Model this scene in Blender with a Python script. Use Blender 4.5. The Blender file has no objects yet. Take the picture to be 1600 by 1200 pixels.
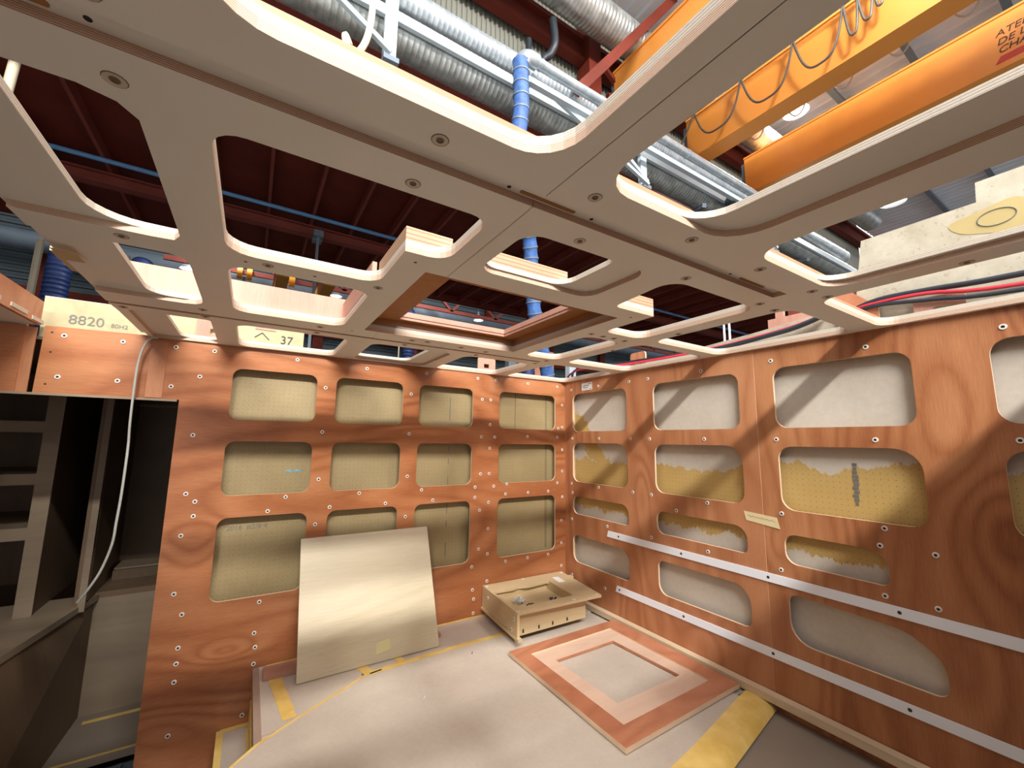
import bpy, bmesh, math, random
from mathutils import Vector, Matrix
from mathutils.geometry import tessellate_polygon
random.seed(7)
COL = bpy.context.scene.collection
SC = bpy.context.scene
PI = math.pi
# ------------------------------------------------------------------ camera
CX, CY, CZ = -2.1714, -2.6437, 1.5638
cam = bpy.data.cameras.new('camera')
cam.sensor_width = 36.0
cam.lens = 644.626 * 36 / 1600
cam.clip_start = 0.02
co = bpy.data.objects.new('camera', cam)
COL.objects.link(co)
_r = (0.84657686, -0.53206948, 0.01448063)
_u = (-0.08500602, -0.10829674, 0.99047756)
_f = (0.52543467, 0.83974632, 0.13691062)
co.matrix_world = Matrix(((_r[0], _u[0], -_f[0], CX), (_r[1], _u[1], -_f[1], CY), (_r[2], _u[2], -_f[2], CZ), (0, 0, 0, 1)))
SC.camera = co
# ------------------------------------------------------------------ world, exposure, lamps
SC.view_settings.view_transform = 'Standard'
SC.view_settings.look = 'None'
SC.view_settings.gamma = 1.0
SC.view_settings.use_curve_mapping = False
SC.view_settings.exposure = -0.06
wd = bpy.data.worlds.new('world')
SC.world = wd
wd.use_nodes = True
wd.node_tree.nodes['Background'].inputs[0].default_value = (0.97, 0.98, 1.0, 1)
wd.node_tree.nodes['Background'].inputs[1].default_value = 1.25


def area(name, loc, target, size, power, color=(1, 1, 1)):
    l = bpy.data.lights.new(name, 'AREA')
    if isinstance(size, tuple):
        l.shape = 'RECTANGLE'
        l.size, l.size_y = size
    else:
        l.shape = 'DISK'
        l.size = size
    l.energy = power
    l.color = color
    o = bpy.data.objects.new(name, l)
    o.location = loc
    o.rotation_euler = (Vector(target) - Vector(loc)).to_track_quat('-Z', 'Y').to_euler()
    COL.objects.link(o)
    return o


# translucent roof strip behind the viewer (long in x) and added unseen fills overhead
area('rooflight_strip', (-3.4, -6.9, 6.6), (-3.2, -1.0, 1.0), (6.0, 0.3), 1450, (1.0, 0.98, 0.95))
pl = bpy.data.lights.new('hall_fill_point', 'POINT')  # unseen point fill, added to brighten the cranes and roof
pl.energy = 330
pl.shadow_soft_size = .2
pl.color = (1, .97, .92)
plo = bpy.data.objects.new('hall_fill_point', pl)
plo.location = (1.3, -2.6, 6.6)
COL.objects.link(plo)
area('overhead_fill', (-2.6, -4.2, 6.98), (-2.6, -4.2, 0), (5.0, 4.0), 200, (1.0, 0.99, 0.97))  # soft overhead fill, added out of view to brighten the bed


# ------------------------------------------------------------------ materials
def nt(name, rough=0.6, metal=0.0, spec=0.5):
    m = bpy.data.materials.new(name)
    m.use_nodes = True
    t = m.node_tree
    b = t.nodes['Principled BSDF']
    b.inputs['Roughness'].default_value = rough
    b.inputs['Metallic'].default_value = metal
    b.inputs['Specular IOR Level'].default_value = spec
    return m, t, b


def N(t, typ, **kw):
    n = t.nodes.new(typ)
    for k, v in kw.items():
        if k in n.inputs.keys() if isinstance(k, str) else False:
            n.inputs[k].default_value = v
        else:
            setattr(n, k, v)
    return n


def coords(t, scale=(1, 1, 1), rot=(0, 0, 0)):
    c = t.nodes.new('ShaderNodeTexCoord')
    mp = t.nodes.new('ShaderNodeMapping')
    mp.inputs['Scale'].default_value = scale
    mp.inputs['Rotation'].default_value = rot
    t.links.new(c.outputs['Object'], mp.inputs['Vector'])
    return mp.outputs[0]


def ramp(t, fac, stops):
    r = t.nodes.new('ShaderNodeValToRGB')
    e = r.color_ramp.elements
    e[0].position, e[0].color = stops[0][0], (*stops[0][1], 1)
    e[1].position, e[1].color = stops[-1][0], (*stops[-1][1], 1)
    for p, c in stops[1:-1]:
        x = e.new(p)
        x.color = (*c, 1)
    t.links.new(fac, r.inputs[0])
    return r.outputs[0]


def noise(t, vec, scale, detail=3.0, rough=0.5, dist=0.0):
    n = t.nodes.new('ShaderNodeTexNoise')
    n.inputs['Scale'].default_value = scale
    n.inputs['Detail'].default_value = detail
    n.inputs['Roughness'].default_value = rough
    n.inputs['Distortion'].default_value = dist
    t.links.new(vec, n.inputs['Vector'])
    return n.outputs[0]


def mixc(t, fac, a, b, mode='MIX'):
    m = t.nodes.new('ShaderNodeMix')
    m.data_type = 'RGBA'
    m.blend_type = mode
    for s, v in ((m.inputs[0], fac), (m.inputs[6], a), (m.inputs[7], b)):
        if isinstance(v, (int, float)):
            s.default_value = v
        elif isinstance(v, tuple):
            s.default_value = (*v, 1)
        else:
            t.links.new(v, s)
    return m.outputs[2]


def mth(t, op, a, b=0.0, c=None):
    m = t.nodes.new('ShaderNodeMath')
    m.operation = op
    for i, v in enumerate((a, b) if c is None else (a, b, c)):
        if isinstance(v, (int, float)):
            m.inputs[i].default_value = v
        else:
            t.links.new(v, m.inputs[i])
    return m.outputs[0]


def sep(t, vec):
    s = t.nodes.new('ShaderNodeSeparateXYZ')
    t.links.new(vec, s.inputs[0])
    return s.outputs


def bump(t, b, h, strength=0.2, dist=0.002):
    n = t.nodes.new('ShaderNodeBump')
    n.inputs['Strength'].default_value = strength
    n.inputs['Distance'].default_value = dist
    t.links.new(h, n.inputs['Height'])
    t.links.new(n.outputs[0], b.inputs['Normal'])


def srgb(r, g, b):
    f = lambda c: (c / 255 / 12.92) if c / 255 <= 0.04045 else ((c / 255 + 0.055) / 1.055) ** 2.4
    return (f(r), f(g), f(b))


def plain(name, c, rough=0.6, metal=0.0, var=0.08, scale=6.0, spec=0.5):
    m, t, b = nt(name, rough, metal, spec)
    v = coords(t)
    n = noise(t, v, scale, 4)
    lo = tuple(x * (1 - var) for x in c)
    hi = tuple(min(1, x * (1 + var)) for x in c)
    t.links.new(ramp(t, n, [(0.3, lo), (0.7, hi)]), b.inputs['Base Color'])
    return m


def wood(name, dark, mid, light, scale, rough=0.45, swirl=1.0, fine=1.0, spec=0.5, rings=26.0, knots=(), ax=0):
    """scale: object-space scale, small along the grain; growth rings as contour lines of a slow noise"""
    m, t, b = nt(name, rough, 0, spec)
    v = coords(t, scale)
    big = noise(t, v, 0.9, 1.5, 0.45, 0.5 * swirl)
    if knots:
        so = sep(t, coords(t))
        for ku, kv, ru, rv, amp in knots:
            du = mth(t, 'DIVIDE', mth(t, 'SUBTRACT', so[ax], ku), ru)
            dv = mth(t, 'DIVIDE', mth(t, 'SUBTRACT', so[2], kv), rv)
            dd = mth(t, 'ADD', mth(t, 'MULTIPLY', du, du), mth(t, 'MULTIPLY', dv, dv))
            big = mth(t, 'MULTIPLY_ADD', mth(t, 'EXPONENT', mth(t, 'MULTIPLY', dd, -1.0)), amp, big)
    line = mth(t, 'SINE', mth(t, 'MULTIPLY', big, rings * 3.0))
    line = mth(t, 'MULTIPLY_ADD', line, 0.5, 0.5)
    line = mth(t, 'POWER', line, 0.6)
    wob = noise(t, coords(t, scale), 5, 3, 0.6)
    v2 = coords(t, tuple(s * s * 3 for s in scale))
    f = noise(t, v2, 16, 4, 0.65)
    p = noise(t, v2, 60, 2, 0.6)
    a = mth(t, 'MULTIPLY', mth(t, 'MULTIPLY', line, wob), 0.30 * swirl)
    a = mth(t, 'MULTIPLY_ADD', big, 0.50, a)
    a = mth(t, 'MULTIPLY_ADD', f, 0.34 * fine, a)
    a = mth(t, 'MULTIPLY_ADD', p, 0.12 * fine, a)
    c = ramp(t, a, [(0.34, dark), (0.55, mid), (0.78, light)])
    t.links.new(c, b.inputs['Base Color'])
    bump(t, b, f, 0.12, 0.001)
    return m


MAH_A = wood('mahogany_plywood_long_grain', srgb(126, 70, 40), srgb(162, 100, 62), srgb(188, 128, 86), (0.5, 1, 1.9), 0.3, knots=((-2.19, .50, .13, .05, .16), (-2.36, 1.02, .12, .16, -.14), (-2.42, .25, .2, .12, .12), (-1.2, 1.62, .3, .03, .06)))
MAH_B = wood('mahogany_plywood_upright_grain', srgb(128, 74, 44), srgb(162, 102, 64), srgb(188, 130, 88), (1, 2.4, 0.5), 0.42, knots=((-2.22, 1.66, .09, .22, .15), (-2.33, 1.28, .12, .16, -.14), (-2.2, .8, .1, .2, .1), (-1.58, 1.1, .05, .12, .1)), ax=1)
MAH_B2 = wood('mahogany_plywood_pale_sheet', srgb(146, 88, 56), srgb(174, 114, 76), srgb(196, 138, 98), (1, 2.4, 0.45), 0.42, knots=((-.78, 1.25, .06, .2, .12), (-1.5, 1.7, .06, .2, .1), (-.3, .62, .2, .1, .12), (-1.2, .62, .25, .08, -.1)), ax=1)
MAH_F = wood('mahogany_veneer_frame', srgb(162, 100, 70), srgb(188, 122, 90), srgb(204, 142, 108), (0.7, 2.2, 1), 0.45)
OKUME = wood('pale_planed_mahogany', srgb(210, 176, 152), srgb(222, 190, 166), srgb(232, 204, 184), (0.9, 6, 6), 0.6, 0.4)
PINKPLY = wood('pink_plywood_web', srgb(176, 122, 102), srgb(198, 148, 128), srgb(212, 168, 148), (3, 3, 0.5), 0.6, 0.3)
ORPLY = wood('raw_mahogany_batten', srgb(196, 124, 90), srgb(216, 146, 110), srgb(228, 166, 132), (0.6, 4, 4), 0.6, 0.3)
PINE = wood('pale_pine', srgb(196, 168, 134), srgb(214, 190, 158), srgb(226, 206, 176), (3, 0.4, 6), 0.6, 0.5)
OAK = wood('light_oak_laminate', srgb(184, 168, 134), srgb(208, 194, 162), srgb(222, 208, 180), (0.4, 2.4, 2.4), 0.5, 0.5, 1.5)
OAKBOX = wood('light_oak_ply', srgb(188, 164, 124), srgb(206, 182, 142), srgb(216, 194, 156), (0.8, 3, 6), 0.5, 0.3)
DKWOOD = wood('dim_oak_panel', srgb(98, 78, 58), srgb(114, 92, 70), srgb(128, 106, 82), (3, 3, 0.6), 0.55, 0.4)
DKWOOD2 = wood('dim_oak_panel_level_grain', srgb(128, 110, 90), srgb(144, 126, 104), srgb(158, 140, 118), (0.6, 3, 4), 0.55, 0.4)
SKYWOOD = wood('brown_batten_lining', srgb(150, 96, 52), srgb(172, 116, 66), srgb(186, 130, 80), (0.7, 0.7, 9), 0.55, 0.4)
LAM = plain('beige_grey_laminate', srgb(234, 236, 232), 0.42, 0, 0.025, 3)
WHITE = plain('white_painted_aluminium', srgb(240, 244, 250), 0.4, 0, 0.02)
NYLON = plain('white_nylon_washer', srgb(228, 222, 214), 0.4, 0, 0.02)
BLACKP = plain('black_hole_plug', srgb(46, 42, 40), 0.5, 0, 0.1)
DARK = plain('dark_recess', srgb(30, 26, 24), 0.7)
DISC = plain('laminate_disc', srgb(204, 196, 184), 0.45, 0, 0.03)
DISCRIM = plain('disc_rim', srgb(116, 100, 84), 0.6)
REDP = plain('oxide_red_paint', srgb(100, 38, 26), 0.6, 0, 0.2, 2.2, 0.2)
REDPB = plain('oxide_red_beam_paint', srgb(128, 62, 52), 0.6, 0, 0.12, 3, 0.25)
BLUEPIPE = plain('pale_blue_pipe', srgb(96, 150, 200), 0.4, 0, 0.05)
ORANGE = plain('orange_crane_paint', srgb(240, 158, 72), 0.38, 0, 0.05, 1.2)
ORANGED = plain('ochre_crane_paint', srgb(206, 140, 30), 0.45, 0, 0.05)
STEELB = plain('pale_blue_steel', srgb(196, 212, 222), 0.4, 0, 0.05)
GREYST = plain('grey_steel', srgb(108, 122, 134), 0.5, 0, 0.08)
ROOF = plain('pale_grey_roof_sheet', srgb(222, 228, 236), 0.4, 0.0, 0.06, 2)
CLAD = plain('olive_grey_wall_sheet', srgb(128, 128, 118), 0.5, 0.0, 0.08, 1.5)
CLADB = plain('slate_grey_wall_sheet', srgb(84, 98, 104), 0.5, 0, 0.1, 1.5)
CABLE = plain('grey_flex', srgb(176, 176, 168), 0.45, 0, 0.03)
CREAM = plain('cream_hose', srgb(222, 210, 184), 0.5, 0, 0.03)
BLACKC = plain('black_cable', srgb(40, 46, 54), 0.4, 0, 0.1)
REDC = plain('red_cable', srgb(206, 52, 66), 0.4, 0, 0.05)
MASK = plain('cream_masking_tape', srgb(222, 204, 158), 0.7, 0, 0.04, 30)
PAPERW = plain('white_paper', srgb(232, 230, 224), 0.7, 0, 0.02)
INK = plain('grey_ink', srgb(112, 112, 106), 0.8)
INKD = plain('dark_pencil', srgb(66, 70, 76), 0.8)
INKR = plain('crane_lettering', srgb(84, 50, 40), 0.6)
REDBAR = plain('red_stripe', srgb(206, 70, 56), 0.5)
FLOORG = plain('workshop_floor', srgb(120, 116, 110), 0.8)
BLUEMARK = plain('blue_smear', srgb(110, 158, 170), 0.8, 0, 0.2, 60)
CLEAR = plain('clear_plastic', srgb(224, 226, 222), 0.2)


def make_paper():
    m, t, b = nt('grey_beige_protective_board', 0.55)
    v = coords(t)
    n = noise(t, v, 2.5, 5, 0.6)
    f = noise(t, v, 60, 3, 0.6)
    a = mth(t, 'MULTIPLY_ADD', f, 0.25, mth(t, 'MULTIPLY', n, 0.75))
    t.links.new(ramp(t, a, [(0.3, srgb(186, 172, 158)), (0.7, srgb(208, 196, 180))]), b.inputs['Base Color'])
    bump(t, b, f, 0.05, 0.001)
    return m


PAPER = make_paper()


def make_tape():
    m, t, b = nt('yellow_masking_tape', 0.5)
    v = coords(t)
    n = noise(t, v, 12, 3, 0.5, 0.3)
    t.links.new(ramp(t, n, [(0.3, srgb(222, 182, 92)), (0.75, srgb(244, 212, 130))]), b.inputs['Base Color'])
    bump(t, b, n, 0.3, 0.002)
    return m


TAPE = make_tape()


def make_ply(name, base, line, period, thr):
    m, t, b = nt(name, 0.6)
    v = coords(t)
    s = sep(t, v)
    nz = noise(t, coords(t, (8, 8, 1)), 3, 2)
    z = mth(t, 'MULTIPLY_ADD', nz, 0.0006, s[2])
    fr = mth(t, 'FRACT', mth(t, 'DIVIDE', z, period))
    g = mth(t, 'LESS_THAN', fr, thr)
    sp = noise(t, coords(t, (60, 60, 500)), 2.5, 2)
    sp = mth(t, 'GREATER_THAN', sp, 0.62)
    c = mixc(t, g, base, line)
    c = mixc(t, mth(t, 'MULTIPLY', sp, 0.35), c, line)
    t.links.new(c, b.inputs['Base Color'])
    return m


PLYLOW = make_ply('plywood_edge_pinkish', srgb(214, 186, 162), srgb(150, 110, 86), 0.0032, 0.3)
PLYTOP = make_ply('plywood_edge_white', srgb(216, 206, 190), srgb(150, 126, 104), 0.0047, 0.2)
PLYW = plain('plywood_edge_pale', srgb(226, 196, 164), 0.6)


def make_foam(name, wallb=False):
    c1, c2 = ((186, 152, 88), (208, 178, 114)) if wallb else ((140, 122, 84), (166, 147, 108))
    m, t, b = nt(name, 0.5)
    v = coords(t)
    s = sep(t, v)
    u = s[1] if wallb else s[0]
    z = s[2]
    P = 0.024
    fu = mth(t, 'ABSOLUTE', mth(t, 'SUBTRACT', mth(t, 'FRACT', mth(t, 'DIVIDE', u, P)), 0.5))
    fz = mth(t, 'ABSOLUTE', mth(t, 'SUBTRACT', mth(t, 'FRACT', mth(t, 'DIVIDE', z, P)), 0.5))
    d = mth(t, 'SQRT', mth(t, 'ADD', mth(t, 'MULTIPLY', fu, fu), mth(t, 'MULTIPLY', fz, fz)))
    dot = mth(t, 'LESS_THAN', d, 0.075)
    # light scored grid of the cored foam sheet
    n = noise(t, v, 2.2, 5, 0.6)
    n2 = noise(t, v, 120, 3, 0.6)
    a = mth(t, 'MULTIPLY_ADD', n2, 0.3, mth(t, 'MULTIPLY', n, 0.7))
    c = ramp(t, a, [(0.3, srgb(*c1)), (0.7, srgb(*c2))])
    c = mixc(t, mth(t, 'MULTIPLY', dot, 0.7), c, srgb(92, 70, 42))
    if wallb:
        # whitish glass skin left on the foam, torn off along a ragged band
        wt = ramp(t, mth(t, 'MULTIPLY_ADD', noise(t, v, 40, 4, 0.7), 0.3, mth(t, 'MULTIPLY', noise(t, v, 3, 5), 0.7)),
                  [(0.3, srgb(188, 178, 162)), (0.7, srgb(216, 208, 194))])
        edge = mth(t, 'MULTIPLY_ADD', noise(t, coords(t, (1, 1, 0.25)), 9, 6, 0.75), 0.18, z)
        edge = mth(t, 'MULTIPLY_ADD', u, 0.02, edge)
        up = mth(t, 'GREATER_THAN', mth(t, 'MULTIPLY_ADD', noise(t, coords(t, (1, 1, .2)), 2.6, 2), .16, edge), 1.60)
        lowe = mth(t, 'MULTIPLY_ADD', noise(t, coords(t, (1, 1, 0.3)), 7, 6, 0.75), -0.24, z)
        lo = mth(t, 'LESS_THAN', lowe, 0.955)
        w = mth(t, 'MAXIMUM', up, lo)
        # torn corner near the room corner stays yellow
        k = mth(t, 'MULTIPLY_ADD', noise(t, v, 9, 4, 0.7), 0.35, mth(t, 'MULTIPLY_ADD', u, -1.0, z))
        kk = mth(t, 'MULTIPLY', mth(t, 'LESS_THAN', mth(t, 'ABSOLUTE', mth(t, 'SUBTRACT', k, 1.98)), 0.09), mth(t, 'GREATER_THAN', u, -0.45))
        w = mth(t, 'MULTIPLY', w, mth(t, 'SUBTRACT', 1.0, kk))
        c = mixc(t, w, c, wt)
    t.links.new(c, b.inputs['Base Color'])
    bump(t, b, n2, 0.15, 0.001)
    return m


FOAM = make_foam('yellow_perforated_foam')
FOAMB = make_foam('foam_with_torn_white_skin', True)


def make_shell():
    m, t, b = nt('raw_hull_board', 0.7)
    v = coords(t)
    n = noise(t, v, 9, 6, 0.65)
    s = noise(t, v, 70, 2, 0.5)
    c = ramp(t, n, [(0.3, srgb(168, 158, 136)), (0.7, srgb(196, 188, 170))])
    c = mixc(t, mth(t, 'MULTIPLY', mth(t, 'GREATER_THAN', s, 0.66), 0.4), c, srgb(150, 120, 90))
    t.links.new(c, b.inputs['Base Color'])
    return m


SHELL = make_shell()
KRAFT = plain('brown_kraft_board', srgb(140, 126, 112), .6, 0, .05)
YBOARD = plain('yellow_chipped_board', srgb(182, 168, 130), 0.7, 0, 0.12, 18)


def make_galv(name, axis, pitch, c0, c1, rough=0.35):
    m, t, b = nt(name, rough, 0.55)
    v = coords(t)
    s = sep(t, v)
    n = noise(t, coords(t, (1, 1, 1)), 9, 5, 0.65)
    c = ramp(t, n, [(0.3, c0), (0.7, c1)])
    t.links.new(c, b.inputs['Base Color'])
    bump(t, b, n, 0.2, 0.004)
    return m


GALV = make_galv('galvanised_duct', 0, 0.05, srgb(136, 140, 138), srgb(190, 196, 196))
GALVL = make_galv('bright_galvanised_duct', 0, 0.05, srgb(150, 160, 168), srgb(200, 208, 214))
HOSE = plain('blue_hose_fabric', srgb(62, 100, 162), 0.55, 0, 0.3, 22)
HOSED = plain('dark_blue_hose_fabric', srgb(24, 48, 100), 0.55, 0, 0.3, 22)


def emis(name, c, s):
    m, t, b = nt(name)
    b.inputs['Emission Color'].default_value = (*c, 1)
    b.inputs['Emission Strength'].default_value = s
    return m


LAMPE = emis('lamp_glow', (1.0, 0.95, 0.86), 9)


# ------------------------------------------------------------------ mesh helpers
class MB:
    def __init__(s):
        s.v, s.f, s.m = [], [], []

    def face(s, idx, m=0):
        s.f.append(idx)
        s.m.append(m)

    def box(s, x0, y0, z0, x1, y1, z1, m=0):
        i = len(s.v)
        s.v += [(x0, y0, z0), (x1, y0, z0), (x1, y1, z0), (x0, y1, z0), (x0, y0, z1), (x1, y0, z1), (x1, y1, z1), (x0, y1, z1)]
        for q in ((3, 2, 1, 0), (4, 5, 6, 7), (0, 1, 5, 4), (1, 2, 6, 5), (2, 3, 7, 6), (3, 0, 4, 7)):
            s.face([i + k for k in q], m)
        return s

    def hexa(s, p, m=0):
        """8 corners: 4 bottom then 4 top"""
        i = len(s.v)
        s.v += [tuple(q) for q in p]
        for q in ((3, 2, 1, 0), (4, 5, 6, 7), (0, 1, 5, 4), (1, 2, 6, 5), (2, 3, 7, 6), (3, 0, 4, 7)):
            s.face([i + k for k in q], m)
        return s

    def bar(s, a, b, w, h=None, m=0):
        h = h or w
        a, b = Vector(a), Vector(b)
        d = (b - a).normalized()
        up = Vector((0, 0, 1)) if abs(d.z) < 0.95 else Vector((0, 1, 0))
        r = d.cross(up).normalized() * w / 2
        u = r.cross(d).normalized() * h / 2
        return s.hexa([a - r - u, a + r - u, b + r - u, b - r - u, a - r + u, a + r + u, b + r + u, b - r + u], m)

    def tube(s, pts, rad, n=12, m=0, cap=True):
        pts = [Vector(p) for p in pts]
        k = len(pts)
        i0 = len(s.v)
        prev = None
        for j, p in enumerate(pts):
            d = (pts[min(j + 1, k - 1)] - pts[max(j - 1, 0)]).normalized()
            if prev is None:
                up = Vector((0, 0, 1)) if abs(d.z) < 0.9 else Vector((0, 1, 0))
                r = d.cross(up).normalized()
            else:
                r = (prev - d * prev.dot(d)).normalized()
            prev = r
            u = r.cross(d)
            rr = rad[j] if isinstance(rad, (list, tuple)) else rad
            for a in range(n):
                an = 2 * PI * a / n
                s.v.append(tuple(p + r * math.cos(an) * rr + u * math.sin(an) * rr))
        for j in range(k - 1):
            for a in range(n):
                b = (a + 1) % n
                s.face([i0 + j * n + a, i0 + j * n + b, i0 + (j + 1) * n + b, i0 + (j + 1) * n + a], m)
        if cap:
            s.face([i0 + a for a in reversed(range(n))], m)
            s.face([i0 + (k - 1) * n + a for a in range(n)], m)
        return s

    def build(s, name, mats, parent=None, smooth=False, **tags):
        me = bpy.data.meshes.new(name)
        me.from_pydata(s.v, [], s.f)
        for mt in (mats if isinstance(mats, (list, tuple)) else [mats]):
            me.materials.append(mt)
        me.polygons.foreach_set('material_index', s.m)
        bm = bmesh.new()
        bm.from_mesh(me)
        bmesh.ops.recalc_face_normals(bm, faces=bm.faces)
        bm.to_mesh(me)
        bm.free()
        if smooth:
            me.polygons.foreach_set('use_smooth', [True] * len(me.polygons))
            try:
                me.set_sharp_from_angle(angle=0.7)
            except Exception:
                pass
        me.update()
        return link(name, me, parent, **tags)


def link(name, data, parent=None, **tags):
    o = bpy.data.objects.new(name, data)
    COL.objects.link(o)
    if parent is not None:
        o.parent = parent
        pm = parent
        # children are authored in world space; parents at non-zero location need the inverse
        o.matrix_parent_inverse = world(parent).inverted()
    for k, v in tags.items():
        o[k] = v
    return o


def world(o):
    m = Matrix.LocRotScale(o.location, o.rotation_euler, o.scale)
    if o.parent is not None:
        m = world(o.parent) @ o.matrix_parent_inverse @ m
    return m


def thing(name, loc, label, category, group=None):
    o = bpy.data.objects.new(name, None)
    o.empty_display_size = 0.1
    o.location = loc
    COL.objects.link(o)
    o['label'] = label
    o['category'] = category
    if group:
        o['group'] = group
    return o


def struct(name, loc=(0, 0, 0)):
    o = bpy.data.objects.new(name, None)
    o.location = loc
    COL.objects.link(o)
    o['kind'] = 'structure'
    return o


def rr(x0, y0, x1, y1, r=0.05, n=6, rs=None):
    """rounded rectangle, corners order: (x0,y0) (x1,y0) (x1,y1) (x0,y1)"""
    rs = rs or (r, r, r, r)
    out = []
    for (cx, cy, a0), q in zip(((x0, y0, PI), (x1, y0, 1.5 * PI), (x1, y1, 0), (x0, y1, 0.5 * PI)), rs):
        if q <= 0:
            out.append((cx, cy))
            continue
        ox = cx + q if cx == x0 else cx - q
        oy = cy + q if cy == y0 else cy - q
        for k in range(n + 1):
            a = a0 + k / n * PI / 2
            out.append((ox + q * math.cos(a), oy + q * math.sin(a)))
    return out


def rpoly(pts, n=5):
    """polygon with (x, y, r) corners, rounded (convex or concave)"""
    out = []
    k = len(pts)
    for i in range(k):
        p = Vector(pts[i][:2])
        r = pts[i][2] if len(pts[i]) > 2 else 0
        if r <= 0:
            out.append(tuple(p))
            continue
        a = (Vector(pts[i - 1][:2]) - p).normalized()
        b = (Vector(pts[(i + 1) % k][:2]) - p).normalized()
        ang = math.acos(max(-1, min(1, a.dot(b))))
        d = r / math.tan(ang / 2)
        c = p + (a + b).normalized() * (r / math.sin(ang / 2))
        s, e = p + a * d, p + b * d
        v0, v1 = s - c, e - c
        a0, a1 = math.atan2(v0.y, v0.x), math.atan2(v1.y, v1.x)
        da = (a1 - a0 + PI) % (2 * PI) - PI
        for j in range(n + 1):
            t = a0 + da * j / n
            out.append((c.x + r * math.cos(t), c.y + r * math.sin(t)))
    return out


def platebm(loops, axis, a, b):
    def P(u, v, w):
        return {'z': (u, v, w), 'y': (u, w, v), 'x': (w, u, v)}[axis]
    bm = bmesh.new()
    tris = tessellate_polygon([[Vector((p[0], p[1], 0)) for p in l] for l in loops])
    flat = [p for l in loops for p in l]
    va = [bm.verts.new(P(p[0], p[1], a)) for p in flat]
    vb = [bm.verts.new(P(p[0], p[1], b)) for p in flat]
    for t in tris:
        for vs in (va, vb):
            try:
                f = bm.faces.new([vs[i] for i in t])
                f.material_index = 0
            except ValueError:
                pass
    o = 0
    for l in loops:
        k = len(l)
        for i in range(k):
            j = (i + 1) % k
            try:
                f = bm.faces.new([va[o + i], va[o + j], vb[o + j], vb[o + i]])
                f.material_index = 1
            except ValueError:
                pass
        o += k
    bmesh.ops.recalc_face_normals(bm, faces=bm.faces)
    bmesh.ops.dissolve_limit(bm, angle_limit=0.001, verts=[], edges=[e for e in bm.edges if len(e.link_faces) == 2 and e.link_faces[0].material_index == 0 == e.link_faces[1].material_index])
    return bm


def bmobj(bm, name, mats, parent=None, **tags):
    me = bpy.data.meshes.new(name)
    bm.to_mesh(me)
    bm.free()
    for mt in mats:
        me.materials.append(mt)
    return link(name, me, parent, **tags)


def plate(loops, axis, a, b, name, mats, parent=None, **tags):
    return bmobj(platebm(loops, axis, a, b), name, mats, parent, **tags)


def text(body, name, size, mat, rot, loc, parent=None, extrude=0.0008, shear=0.0, **tags):
    c = bpy.data.curves.new(name, 'FONT')
    c.body = body
    c.size = size
    c.extrude = extrude
    c.shear = shear
    c.materials.append(mat)
    o = bpy.data.objects.new('tmp', c)
    COL.objects.link(o)
    dg = bpy.context.evaluated_depsgraph_get()
    me = bpy.data.meshes.new_from_object(o.evaluated_get(dg))
    bpy.data.objects.remove(o)
    me.transform(Matrix.Translation(loc) @ rot.to_4x4())
    return link(name, me, parent, **tags)


FACE_MY = Matrix(((1, 0, 0), (0, 0, -1), (0, 1, 0)))      # lettering read from -y
FACE_MX = Matrix(((0, 0, -1), (-1, 0, 0), (0, 1, 0)))     # lettering read from -x

# shared washers -------------------------------------------------------


def washer_mesh(name, R, r, t, outer, inner):
    b = MB()
    n = 14
    for (ra, za, rb, zb, m) in ((R, 0, R * 0.92, t, 0), (R * 0.92, t, r, t, 0), (r, t, r * 0.9, t * 0.2, 1), (r * 0.9, t * 0.2, 0.0001, t * 0.2, 1)):
        i = len(b.v)
        for q, z in ((ra, za), (rb, zb)):
            b.v += [(q * math.cos(2 * PI * k / n), q * math.sin(2 * PI * k / n), z) for k in range(n)]
        for k in range(n):
            j = (k + 1) % n
            b.face([i + k, i + j, i + n + j, i + n + k], m)
    me = bpy.data.meshes.new(name)
    me.from_pydata(b.v, [], b.f)
    me.materials.append(outer)
    me.materials.append(inner)
    me.polygons.foreach_set('material_index', b.m)
    me.update()
    return me


WASHER = washer_mesh('washer', 0.0105, 0.0052, 0.003, NYLON, BLACKP)
DISCM = washer_mesh('disc', 0.0150, 0.0142, 0.0010, DISCRIM, DISC)
DISCC = washer_mesh('disc_centre', 0.0066, 0.0045, 0.0014, plain('disc_bore', srgb(120, 104, 88), .6), DISCRIM)
HOLEM = washer_mesh('pilot_hole', 0.0045, 0.0043, 0.0006, BLACKP, BLACKP)

# ================================================================== LARGE STRUCTURE
# ---------------------------------------------------------------- ply wall at the back left
wl = struct('wall_left')
AX = [(-2.28, -1.865), (-1.76, -1.352), (-1.242, -0.843), (-0.625, -0.1)]
AZ = [(1.655, 1.93), (1.26, 1.541), (0.74, 1.149)]
outer = [(-3.0, 1.745), (-2.492, 1.745), (-2.492, -0.3), (0.012, -0.3), (0.012, 2.05), (-2.64, 2.05), (-2.64, 2.055), (-2.995, 2.048)]
holes = [rr(x0, z0, x1, z1, 0.045) for x0, x1 in AX for z0, z1 in AZ]
plate([outer] + holes, 'y', 0.0, 0.012, 'plywood_panel', [MAH_A, PLYW], wl)
for x0, x1 in AX:
    for i, (z0, z1) in enumerate(AZ):
        b = MB().box(x0 - 0.045, 0.055, z0 - 0.045, x1 + 0.045, 0.075, z1 + 0.045)
        b.build('foam_panel', FOAM, wl)
# framing behind the openings, closes the cavity between the openings
b = MB()
for x in (-2.465, -1.812, -1.297, -0.735, -0.045):
    b.box(x - 0.02, 0.012, 0.4, x + 0.02, 0.055, 2.03)
for z in (0.69, 1.205, 1.598, 1.985):
    b.box(-2.44, 0.0125, z - 0.012, -0.02, 0.054, z + 0.012)
b.build('framing', PINE, wl)
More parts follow.
